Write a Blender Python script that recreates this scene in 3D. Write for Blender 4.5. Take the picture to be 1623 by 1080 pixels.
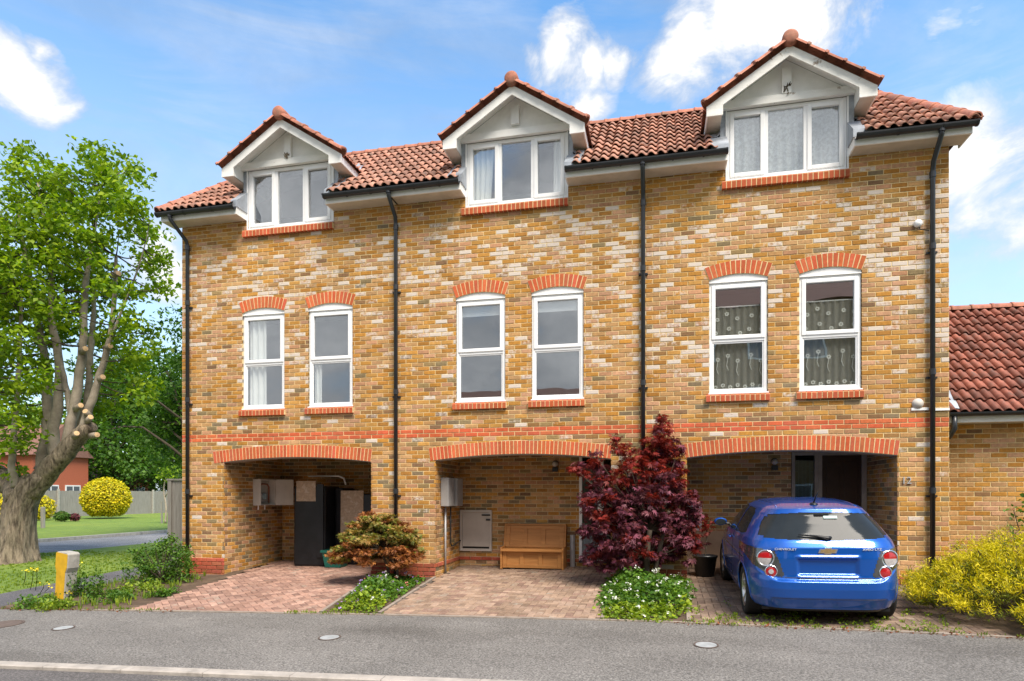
import bpy, bmesh, math, random
import numpy as np
from mathutils import Vector, Matrix

# ------------------------------------------------------------------ camera, world, sun, exposure
scn = bpy.context.scene
for o in list(bpy.data.objects): bpy.data.objects.remove(o)
COL = scn.collection
F, CX, HY, IW, IH = 1030., 811.5, 784., 1623., 1080.
TH = math.radians(12.92); S, C = math.sin(TH), math.cos(TH)
UC, D, ZC = 9.245, 11.08, 1.54
cam = bpy.data.cameras.new('camera'); co = bpy.data.objects.new('camera', cam); COL.objects.link(co)
co.location = (UC, -D, ZC); co.rotation_euler = (math.pi/2, 0, TH)
cam.sensor_width = 36; cam.lens = 36*F/IW; cam.shift_y = (HY-IH/2)/IW
cam.clip_end = 2000; cam.clip_start = .05
scn.camera = co
scn.view_settings.view_transform = 'Standard'; scn.view_settings.look = 'None'
scn.view_settings.gamma = 1; scn.view_settings.use_curve_mapping = False
scn.view_settings.exposure = 0.95
SUN_EL, SUN_AZ = math.radians(56), math.radians(138)     # azimuth from +y clockwise: sun stands behind and right of the camera
sd = Vector((math.sin(SUN_AZ)*math.cos(SUN_EL), math.cos(SUN_AZ)*math.cos(SUN_EL), math.sin(SUN_EL)))
sl = bpy.data.lights.new('sun', 'SUN'); sl.energy = 3.5; sl.angle = math.radians(30); sl.color = (1, .91, .79)
so = bpy.data.objects.new('sun', sl); COL.objects.link(so)
so.rotation_euler = (-sd).to_track_quat('-Z', 'Y').to_euler(); so.location = (20, -20, 30)

def ray(px, py):
    r = (px-CX)/F
    return Vector((C*r-S, S*r+C, -(py-HY)/F))

def make_world():
    w = bpy.data.worlds.new('World'); scn.world = w; w.use_nodes = True
    nt = w.node_tree; N = nt.nodes; L = nt.links; N.clear()
    out = N.new('ShaderNodeOutputWorld'); bg = N.new('ShaderNodeBackground'); bg.inputs[1].default_value = .105
    L.new(bg.outputs[0], out.inputs[0])
    sky = N.new('ShaderNodeTexSky'); sky.sky_type = 'NISHITA'; sky.sun_disc = False
    sky.sun_elevation = SUN_EL; sky.sun_rotation = SUN_AZ; sky.air_density = 1.3; sky.dust_density = .6; sky.ozone_density = 2.2
    tc = N.new('ShaderNodeTexCoord')
    def math_(op, a, b=None, clamp=False):
        m = N.new('ShaderNodeMath'); m.operation = op; m.use_clamp = clamp
        for i, v in enumerate((a, b)):
            if v is None: continue
            if isinstance(v, (int, float)): m.inputs[i].default_value = v
            else: L.new(v, m.inputs[i])
        return m.outputs[0]
    def noise(scale, detail, rough=.6, dist=0., stretch=(1, 1, 1)):
        mp = N.new('ShaderNodeMapping'); mp.inputs['Scale'].default_value = stretch; L.new(tc.outputs['Generated'], mp.inputs[0])
        n = N.new('ShaderNodeTexNoise'); n.inputs['Scale'].default_value = scale; n.inputs['Detail'].default_value = detail
        n.inputs['Roughness'].default_value = rough; n.inputs['Distortion'].default_value = dist
        L.new(mp.outputs[0], n.inputs['Vector']); return n.outputs[0]
    n1 = noise(7, 9, .62, .35, (1, 1, 1.6)); n2 = noise(2.3, 6, .55, .2, (1, 1, 1.8)); n3 = noise(3, 7, .6, .6, (1, 1, 5))
    # cumulus banks as the photograph shows them, each a soft ball of directions broken up by noise
    blobs = [(38, 132, 66, 1.0), (104, 88, 22, .7), (795, 98, 34, .7), (835, 88, 46, .85), (885, 66, 58, 1.0), (935, 76, 50, .9), (985, 88, 36, .8), (738, 124, 38, .6),
             (1080, 70, 74, 1.0), (1150, 44, 92, 1.1), (1250, 30, 100, 1.1), (1340, 14, 84, .9), (935, 166, 50, .7), (1420, 0, 60, .6),
             (1560, 260, 110, .8), (1610, 340, 120, .8), (1500, 45, 40, .5), (1560, 30, 40, .5), (1585, 190, 60, .45), (250, 430, 90, .85), (190, 330, 60, .5),
             (560, 10, 70, .45), (20, 245, 40, .5), (1180, 110, 60, .7), (330, 20, 60, .35)]
    nrm = N.new('ShaderNodeVectorMath'); nrm.operation = 'NORMALIZE'; L.new(tc.outputs['Generated'], nrm.inputs[0])
    wn = N.new('ShaderNodeTexNoise'); wn.inputs['Scale'].default_value = 9; wn.inputs['Detail'].default_value = 5; L.new(nrm.outputs[0], wn.inputs['Vector'])
    wc = N.new('ShaderNodeVectorMath'); wc.operation = 'MULTIPLY_ADD'; L.new(wn.outputs['Color'], wc.inputs[0]); wc.inputs[1].default_value = (.13, .13, .07); wc.inputs[2].default_value = (-.065, -.065, -.035)
    wsum = N.new('ShaderNodeVectorMath'); wsum.operation = 'ADD'; L.new(nrm.outputs[0], wsum.inputs[0]); L.new(wc.outputs[0], wsum.inputs[1])
    acc = None
    for px, py, rp, wt in blobs:
        d = ray(px, py); rad = rp/F/d.length; d = d.normalized()
        vm = N.new('ShaderNodeVectorMath'); vm.operation = 'DISTANCE'
        L.new(wsum.outputs[0], vm.inputs[0]); vm.inputs[1].default_value = d
        k = math_('SUBTRACT', 1., math_('DIVIDE', vm.outputs['Value'], rad*1.5), True)
        k = math_('MULTIPLY', math_('POWER', k, .7), wt)
        acc = k if acc is None else math_('MAXIMUM', acc, k)
    a = math_('ADD', math_('MULTIPLY', acc, .75), math_('MULTIPLY', math_('SUBTRACT', n1, .5), 1.25))
    cum = math_('MULTIPLY', math_('SUBTRACT', a, .3), 3.6, True)
    cum = math_('MULTIPLY', cum, math_('MULTIPLY', acc, 4., True))
    sep = N.new('ShaderNodeSeparateXYZ'); L.new(nrm.outputs[0], sep.inputs[0])
    south = math_('MULTIPLY', math_('SUBTRACT', .45, sep.outputs[1]), .22)      # cloudier behind the camera, as the window panes mirror it
    wide = math_('MULTIPLY', math_('SUBTRACT', math_('ADD', math_('ADD', math_('MULTIPLY', n2, .75), math_('MULTIPLY', n1, .25)), south), .55), 5., True)
    thin = math_('MULTIPLY', math_('MULTIPLY', math_('SUBTRACT', n3, .42), 2.6, True), .5)
    haze = math_('MULTIPLY', math_('SUBTRACT', 1., math_('DIVIDE', math_('ABSOLUTE', sep.outputs[2]), .58), True), .72)
    m = math_('MAXIMUM', cum, thin)
    m = math_('MAXIMUM', m, math_('MULTIPLY', wide, math_('MULTIPLY', math_('SUBTRACT', 1.05, sep.outputs[1]), .55, True)))
    shade = N.new('ShaderNodeMixRGB'); L.new(math_('MAXIMUM', math_('MULTIPLY', math_('SUBTRACT', math_('ADD', math_('MULTIPLY', n2, .6), math_('MULTIPLY', n1, .4)), .40), 4., True), math_('MULTIPLY', cum, .8)), shade.inputs[0])
    shade.inputs[1].default_value = (2.4, 2.55, 2.8, 1); shade.inputs[2].default_value = (6.4, 6.35, 6.3, 1)
    tint = N.new('ShaderNodeMixRGB'); tint.blend_type = 'MULTIPLY'; tint.inputs[0].default_value = 1
    L.new(sky.outputs[0], tint.inputs[1]); tint.inputs[2].default_value = (.88, 1.24, 1.42, 1)
    hz = N.new('ShaderNodeMixRGB'); L.new(haze, hz.inputs[0]); L.new(tint.outputs[0], hz.inputs[1]); hz.inputs[2].default_value = (4.7, 5.2, 6.1, 1)
    mix = N.new('ShaderNodeMixRGB'); L.new(m, mix.inputs[0]); L.new(hz.outputs[0], mix.inputs[1]); L.new(shade.outputs[0], mix.inputs[2])
    L.new(mix.outputs[0], bg.inputs[0])
make_world()

# ------------------------------------------------------------------ helpers
R = random.Random(7)
def clampf(v, a, b): return max(a, min(b, v))
def g(x, y):
    "ground height: falls to the road, rises a little to the right"
    return .0135*clampf(x, -6, 14)+.045*clampf(y, -6, 1.6)-.02
def unsh(px, py): return px-.0115*(py-600)
def at(px, py):
    "pixel on the ground"
    d = ray(unsh(px, py), py); lo, hi = 2., 400.
    for _ in range(50):
        z = (lo+hi)/2
        if ZC+d.z*z > g(UC+d.x*z, -D+d.y*z): lo = z
        else: hi = z
    return Vector((UC+d.x*z, -D+d.y*z, g(UC+d.x*z, -D+d.y*z)))
def w3(px, py, Z): d = ray(px, py); return Vector((UC, -D, ZC))+d*Z
def pl(px, py, y=0.):
    "pixel on a plane parallel to the facade"
    d = ray(unsh(px, py), py); Z = (D+y)/d.y; return UC+d.x*Z, ZC+d.z*Z
def proj(x, y, z):
    dx, dy = x-UC, y+D; X = C*dx+S*dy; Z = max(.1, -S*dx+C*dy)
    return CX+F*X/Z, HY-F*(z-ZC)/Z, Z

def tag(o, label=None, cat=None, group=None, kind=None):
    if label: o['label'] = label
    if cat: o['category'] = cat
    if group: o['group'] = group
    if kind: o['kind'] = kind
    return o
def link(o, parent=None):
    COL.objects.link(o)
    if parent is not None:
        o.parent = parent; o.matrix_parent_inverse = parent_inv(parent)
    return o
_inv = {}
def parent_inv(p):
    k = p.name
    if k not in _inv:
        m = Matrix.Identity(4); q = p; ch = []
        while q is not None: ch.append(q); q = q.parent
        for q in reversed(ch):
            m = m @ (q.matrix_parent_inverse if q.parent else Matrix.Identity(4)) @ Matrix.LocRotScale(q.location, q.rotation_euler, q.scale)
        _inv[k] = m.inverted()
    return _inv[k].copy()
def empty(name, loc, label=None, cat=None, group=None, parent=None, rot=(0, 0, 0)):
    e = bpy.data.objects.new(name, None); e.empty_display_size = .2
    e.location = loc; e.rotation_euler = rot
    link(e, parent); tag(e, label, cat, group); return e

class MB:
    def __init__(s): s.v = []; s.f = []; s.c = []
    def add(s, vs, fs, col=None):
        n = len(s.v); s.v.extend([tuple(v) for v in vs]); s.f.extend([tuple(n+i for i in f) for f in fs])
        if col is not None: s.c.extend([col]*len(fs))
        return s
    def box(s, x0, x1, y0, y1, z0, z1, col=None):
        return s.add([(x0,y0,z0),(x1,y0,z0),(x1,y1,z0),(x0,y1,z0),(x0,y0,z1),(x1,y0,z1),(x1,y1,z1),(x0,y1,z1)],
                     [(0,3,2,1),(4,5,6,7),(0,1,5,4),(1,2,6,5),(2,3,7,6),(3,0,4,7)], col)
    def prism(s, poly, y0, y1, col=None):
        "polygon in x,z extruded along y"
        n = len(poly); vs = [(x, y0, z) for x, z in poly]+[(x, y1, z) for x, z in poly]
        fs = [tuple(range(n)), tuple(range(2*n-1, n-1, -1))]+[(i, n+i, n+(i+1) % n, (i+1) % n) for i in range(n)]
        return s.add(vs, fs, col)
    def tube(s, pts, rad, n=8, cap=True, col=None):
        pts = [Vector(p) for p in pts]; m = len(pts)
        if not hasattr(rad, '__len__'): rad = [rad]*m
        vs = []; up = None
        for i, p in enumerate(pts):
            t = (pts[min(i+1, m-1)]-pts[max(i-1, 0)]); t = t.normalized() if t.length > 1e-9 else Vector((0, 0, 1))
            if up is None: up = t.orthogonal().normalized()
            up = (up-t*up.dot(t)); up = up.normalized() if up.length > 1e-6 else t.orthogonal().normalized()
            b = t.cross(up)
            for k in range(n):
                a = 2*math.pi*k/n; vs.append(p+(up*math.cos(a)+b*math.sin(a))*rad[i])
        fs = [(i*n+k, i*n+(k+1) % n, (i+1)*n+(k+1) % n, (i+1)*n+k) for i in range(m-1) for k in range(n)]
        if cap: fs += [tuple(range(n-1, -1, -1)), tuple(range((m-1)*n, m*n))]
        return s.add(vs, fs, col)
    def lathe(s, prof, n=24, mat=None, col=None):
        "profile of (radius, height) turned about local z, then moved by the matrix"
        mat = mat or Matrix.Identity(4); vs = []
        for r, h in prof:
            for k in range(n):
                a = 2*math.pi*k/n; vs.append(mat @ Vector((r*math.cos(a), r*math.sin(a), h)))
        m = len(prof); fs = [(i*n+k, i*n+(k+1) % n, (i+1)*n+(k+1) % n, (i+1)*n+k) for i in range(m-1) for k in range(n)]
        return s.add(vs, fs, col)
    def mesh(s, name, mat, smooth=False):
        me = bpy.data.meshes.new(name); me.from_pydata(s.v, [], s.f)
        if s.c:
            a = me.attributes.new('tint', 'FLOAT_COLOR', 'FACE'); a.data.foreach_set('color', np.array(s.c, dtype=np.float32).ravel())
        if mat is not None: me.materials.append(mat)
        if smooth: me.polygons.foreach_set('use_smooth', [True]*len(me.polygons))
        me.update(); return me
    def build(s, name, mat, parent=None, smooth=False, **kw):
        o = bpy.data.objects.new(name, s.mesh(name, mat, smooth)); link(o, parent); tag(o, **kw); return o
def bevel(o, w=.006, seg=2):
    m = o.modifiers.new('bevel', 'BEVEL'); m.width = w; m.segments = seg; m.limit_method = 'ANGLE'; return o
def inst(name, me, parent, loc, rot=(0, 0, 0), color=None, scale=None):
    o = bpy.data.objects.new(name, me); o.location = loc; o.rotation_euler = rot
    if scale: o.scale = scale
    if color: o.color = color
    link(o, parent); return o
def npmesh(name, V, Fq, mat, parent=None, tint=None, smooth=False, **kw):
    me = bpy.data.meshes.new(name); nv = len(V); nf = len(Fq); k = Fq.shape[1]
    me.vertices.add(nv); me.vertices.foreach_set('co', np.asarray(V, np.float32).ravel())
    me.loops.add(nf*k); me.loops.foreach_set('vertex_index', np.asarray(Fq, np.int32).ravel())
    me.polygons.add(nf); me.polygons.foreach_set('loop_start', np.arange(0, nf*k, k, dtype=np.int32))
    try: me.polygons.foreach_set('loop_total', np.full(nf, k, dtype=np.int32))
    except Exception: pass
    if tint is not None:
        a = me.attributes.new('tint', 'FLOAT_COLOR', 'FACE'); a.data.foreach_set('color', np.asarray(tint, np.float32).ravel())
    me.materials.append(mat); me.update(calc_edges=True); me.validate()
    if smooth: me.polygons.foreach_set('use_smooth', [True]*len(me.polygons))
    o = bpy.data.objects.new(name, me); link(o, parent); tag(o, **kw); return o

# ------------------------------------------------------------------ materials
def nodes(name):
    m = bpy.data.materials.new(name); m.use_nodes = True
    return m, m.node_tree.nodes, m.node_tree.links, m.node_tree.nodes['Principled BSDF']
def rgba(c): return (c[0], c[1], c[2], 1)
def nz(N, L, scale, detail=4, rough=.6, vec=None, stretch=None):
    n = N.new('ShaderNodeTexNoise'); n.inputs['Scale'].default_value = scale; n.inputs['Detail'].default_value = detail; n.inputs['Roughness'].default_value = rough
    if vec is None:
        gm = N.new('ShaderNodeNewGeometry'); vec = gm.outputs['Position']
    if stretch:
        mp = N.new('ShaderNodeMapping'); mp.inputs['Scale'].default_value = stretch; L.new(vec, mp.inputs[0]); vec = mp.outputs[0]
    L.new(vec, n.inputs['Vector']); return n
def ramp(N, L, fac, stops):
    r = N.new('ShaderNodeValToRGB'); e = r.color_ramp.elements
    while len(e) < len(stops): e.new(.5)
    for i, (p, c) in enumerate(stops): e[i].position = p; e[i].color = rgba(c) if len(c) == 3 else c
    L.new(fac, r.inputs[0]); return r.outputs[0]
def mixc(N, L, fac, a, b, mode='MIX'):
    m = N.new('ShaderNodeMixRGB'); m.blend_type = mode
    for i, v in enumerate((fac, a, b)):
        if isinstance(v, (int, float)): m.inputs[i].default_value = v
        elif isinstance(v, (tuple, list)): m.inputs[i].default_value = rgba(v)
        else: L.new(v, m.inputs[i])
    return m.outputs[0]
def bump(N, L, P, h, strength=.3, dist=.01):
    b = N.new('ShaderNodeBump'); b.inputs['Strength'].default_value = strength; b.inputs['Distance'].default_value = dist
    L.new(h, b.inputs['Height']); L.new(b.outputs[0], P.inputs['Normal'])
def mat(name, col, rough=.7, var=.15, scale=6, col2=None, c2=(.55, .65), b=0., bs=60, metal=0., spec=.4, rnd=0., stretch=None, coat=0.):
    m, N, L, P = nodes(name)
    P.inputs['Roughness'].default_value = rough; P.inputs['Metallic'].default_value = metal; P.inputs['Specular IOR Level'].default_value = spec
    if coat: P.inputs['Coat Weight'].default_value = coat; P.inputs['Coat Roughness'].default_value = .05
    n = nz(N, L, scale, 5, .6, None, stretch)
    lo = tuple(c*(1-var) for c in col); hi = tuple(min(1, c*(1+var)) for c in col)
    c = ramp(N, L, n.outputs[0], [(.3, lo), (.7, hi)])
    if col2:
        n2 = nz(N, L, scale*.45, 6, .65); f = ramp(N, L, n2.outputs[0], [(c2[0], (0, 0, 0)), (c2[1], (1, 1, 1))]); c = mixc(N, L, f, c, col2)
    if rnd:
        oi = N.new('ShaderNodeObjectInfo'); f = ramp(N, L, oi.outputs['Random'], [(0, (1-rnd,)*3), (1, (1+rnd,)*3)]); c = mixc(N, L, 1., c, f, 'MULTIPLY')
    L.new(c, P.inputs['Base Color'])
    if b:
        nb = nz(N, L, bs, 4, .6); bump(N, L, P, nb.outputs[0], b, .01)
    return m
def tintmat(name, obj, bloomcol=(.64, .56, .49), rough=.88, grain=90, v=.26, bs=.45):
    "per-piece colour from the object colour (single pieces) or the face attribute (joined pieces); alpha = amount of lime bloom"
    m, N, L, P = nodes(name); P.inputs['Roughness'].default_value = rough; P.inputs['Specular IOR Level'].default_value = .25
    if obj:
        oi = N.new('ShaderNodeObjectInfo'); col, alp = oi.outputs['Color'], oi.outputs['Alpha']
    else:
        a = N.new('ShaderNodeAttribute'); a.attribute_name = 'tint'; col, alp = a.outputs['Color'], a.outputs['Alpha']
    n = nz(N, L, 22, 6, .7); f = ramp(N, L, n.outputs[0], [(.28, (1-v,)*3), (.72, (1+v,)*3)]); c = mixc(N, L, 1., col, f, 'MULTIPLY')
    ns = nz(N, L, .9, 5, .65, None, (1.6, 1.6, .5)); fs_ = ramp(N, L, ns.outputs[0], [(.3, (.80, .78, .76)), (.65, (1.08, 1.08, 1.08))]); c = mixc(N, L, 1., c, fs_, 'MULTIPLY')
    n2 = nz(N, L, 11, 6, .75)
    ad = N.new('ShaderNodeMath'); ad.operation = 'ADD'; L.new(n2.outputs[0], ad.inputs[0]); L.new(alp, ad.inputs[1])
    bm = ramp(N, L, ad.outputs[0], [(.80, (0, 0, 0)), (1., (.95, .95, .95))])
    c = mixc(N, L, bm, c, bloomcol); L.new(c, P.inputs['Base Color'])
    nb = nz(N, L, grain, 4, .7); bump(N, L, P, nb.outputs[0], bs, .006); return m
def leafmat(name, c1, c2, sc=3., trans=.35, rough=.55):
    m, N, L, P = nodes(name); out = N['Material Output']
    a = N.new('ShaderNodeAttribute'); a.attribute_name = 'tint'
    n = nz(N, L, sc, 3); f = ramp(N, L, n.outputs[0], [(.3, c1), (.7, c2)]); c = mixc(N, L, 1., f, a.outputs['Color'], 'MULTIPLY')
    L.new(c, P.inputs['Base Color']); P.inputs['Roughness'].default_value = rough; P.inputs['Specular IOR Level'].default_value = .3
    t = N.new('ShaderNodeBsdfTranslucent'); c2_ = mixc(N, L, 1., c, (1.15, 1.25, .6), 'MULTIPLY'); L.new(c2_, t.inputs[0])
    mx = N.new('ShaderNodeMixShader'); mx.inputs[0].default_value = trans
    L.new(P.outputs[0], mx.inputs[1]); L.new(t.outputs[0], mx.inputs[2]); L.new(mx.outputs[0], out.inputs[0]); return m
def glassmat(name, refl=.22, tint=(.97, .985, .98), wob=.006):
    m, N, L, P = nodes(name); out = N['Material Output']
    lw = N.new('ShaderNodeLayerWeight'); pw = N.new('ShaderNodeMath'); pw.operation = 'POWER'; L.new(lw.outputs['Facing'], pw.inputs[0]); pw.inputs[1].default_value = 5.
    fr = N.new('ShaderNodeMath'); fr.operation = 'MULTIPLY'; L.new(pw.outputs[0], fr.inputs[0]); fr.inputs[1].default_value = .6      # same from both sides of the pane
    ad = N.new('ShaderNodeMath'); ad.operation = 'ADD'; ad.use_clamp = True; L.new(fr.outputs[0], ad.inputs[0]); ad.inputs[1].default_value = refl
    tr = N.new('ShaderNodeBsdfTransparent'); tr.inputs[0].default_value = rgba(tint)
    gl = N.new('ShaderNodeBsdfGlossy'); gl.inputs['Roughness'].default_value = .01; gl.inputs[0].default_value = (.93, .96, 1, 1)
    n = nz(N, L, 1.6, 1); b = N.new('ShaderNodeBump'); b.inputs['Strength'].default_value = wob; b.inputs['Distance'].default_value = .3
    L.new(n.outputs[0], b.inputs['Height']); L.new(b.outputs[0], gl.inputs['Normal'])
    mx = N.new('ShaderNodeMixShader'); L.new(ad.outputs[0], mx.inputs[0]); L.new(tr.outputs[0], mx.inputs[1]); L.new(gl.outputs[0], mx.inputs[2])
    L.new(mx.outputs[0], out.inputs[0]); return m
def netmat(name, col, opac, spots=None):
    m, N, L, P = nodes(name); out = N['Material Output']; P.inputs['Base Color'].default_value = rgba(col); P.inputs['Roughness'].default_value = .9
    t = N.new('ShaderNodeBsdfTranslucent'); t.inputs[0].default_value = rgba(col)
    m1 = N.new('ShaderNodeMixShader'); m1.inputs[0].default_value = .4; L.new(P.outputs[0], m1.inputs[1]); L.new(t.outputs[0], m1.inputs[2])
    tr = N.new('ShaderNodeBsdfTransparent'); mx = N.new('ShaderNodeMixShader')
    if spots:
        v = nz(N, L, spots, 3, .7); f = ramp(N, L, v.outputs[0], [(.44, (opac-.10,)*3), (.56, (min(1, opac+.14),)*3)]); L.new(f, mx.inputs[0])
    else: mx.inputs[0].default_value = opac
    L.new(tr.outputs[0], mx.inputs[1]); L.new(m1.outputs[0], mx.inputs[2]); L.new(mx.outputs[0], out.inputs[0]); return m
def brickwall_mat(name):
    "plain walls out of sight of the photograph: brick courses as a texture"
    m, N, L, P = nodes(name); tc = N.new('ShaderNodeTexCoord'); mp = N.new('ShaderNodeMapping')
    mp.inputs['Rotation'].default_value = (math.pi/2, 0, math.pi/2); L.new(tc.outputs['Object'], mp.inputs[0])
    b = N.new('ShaderNodeTexBrick'); L.new(mp.outputs[0], b.inputs['Vector']); b.inputs['Scale'].default_value = 1
    b.inputs['Brick Width'].default_value = .225; b.inputs['Row Height'].default_value = .0755; b.inputs['Mortar Size'].default_value = .005
    b.inputs['Color1'].default_value = (.42, .24, .08, 1); b.inputs['Color2'].default_value = (.40, .27, .16, 1); b.inputs['Mortar'].default_value = (.5, .4, .24, 1)
    L.new(b.outputs[0], P.inputs['Base Color']); P.inputs['Roughness'].default_value = .9; return m
def woodmat(name, c1, c2, axis=2, sc=1.):
    m, N, L, P = nodes(name); st = [14*sc]*3; st[axis] = 1.2*sc
    n = nz(N, L, 1.6, 6, .65, None, tuple(st)); c = ramp(N, L, n.outputs[0], [(.3, c1), (.7, c2)])
    L.new(c, P.inputs['Base Color']); P.inputs['Roughness'].default_value = .6; bump(N, L, P, n.outputs[0], .2, .005); return m
def asphalt_mat(name, c, spk=.5):
    m, N, L, P = nodes(name)
    n1 = nz(N, L, .7, 6, .6); base = ramp(N, L, n1.outputs[0], [(.3, tuple(v*.82 for v in c)), (.7, tuple(v*1.18 for v in c))])
    n2 = nz(N, L, 48, 4, .8); f = ramp(N, L, n2.outputs[0], [(.33, (.35,)*3), (.5, (1,)*3), (.66, (2.0,)*3)]); c1 = mixc(N, L, 1., base, f, 'MULTIPLY')
    n3 = nz(N, L, 95, 2, .5); f3 = ramp(N, L, n3.outputs[0], [(.64, (0, 0, 0)), (.72, (spk,)*3)]); c2 = mixc(N, L, f3, c1, (.42, .40, .37))
    n4 = nz(N, L, .35, 4, .6, None, (.5, 2, 1)); f4 = ramp(N, L, n4.outputs[0], [(.52, (1, 1, 1)), (.72, (.72, .71, .7))]); c3 = mixc(N, L, 1., c2, f4, 'MULTIPLY')
    L.new(c3, P.inputs['Base Color']); P.inputs['Roughness'].default_value = .88; P.inputs['Specular IOR Level'].default_value = .25
    bump(N, L, P, n2.outputs[0], .6, .01); return m
def grassmat(name, a, b, sc=2.):
    m, N, L, P = nodes(name); n1 = nz(N, L, sc, 5, .65); c = ramp(N, L, n1.outputs[0], [(.3, a), (.7, b)])
    n0 = nz(N, L, .22, 5, .65); f0 = ramp(N, L, n0.outputs[0], [(.32, (.72, .82, .75)), (.55, (1, 1, 1)), (.72, (1.3, 1.1, .95))]); c = mixc(N, L, 1., c, f0, 'MULTIPLY')
    n2 = nz(N, L, 60, 3, .7); f = ramp(N, L, n2.outputs[0], [(.3, (.55,)*3), (.7, (1.4,)*3)]); c = mixc(N, L, 1., c, f, 'MULTIPLY')
    L.new(c, P.inputs['Base Color']); P.inputs['Roughness'].default_value = .9; bump(N, L, P, n2.outputs[0], .8, .03); return m
def barkmat(name, a, b):
    m, N, L, P = nodes(name); n = nz(N, L, 9, 7, .7, None, (1.6, 1.6, .35)); c = ramp(N, L, n.outputs[0], [(.36, a), (.6, b)])
    n2 = nz(N, L, 1.5, 4); f = ramp(N, L, n2.outputs[0], [(.3, (.75, .78, .7)), (.7, (1.15, 1.1, 1.05))]); c = mixc(N, L, 1., c, f, 'MULTIPLY'); L.new(c, P.inputs['Base Color']); P.inputs['Roughness'].default_value = .95
    bump(N, L, P, n.outputs[0], 1., .06); return m
def carmat():
    m, N, L, P = nodes('car_paint'); P.inputs['Base Color'].default_value = (.0, .085, .42, 1); P.inputs['Metallic'].default_value = .45
    P.inputs['Roughness'].default_value = .3; P.inputs['Coat Weight'].default_value = 1; P.inputs['Coat Roughness'].default_value = .03
    return m

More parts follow.
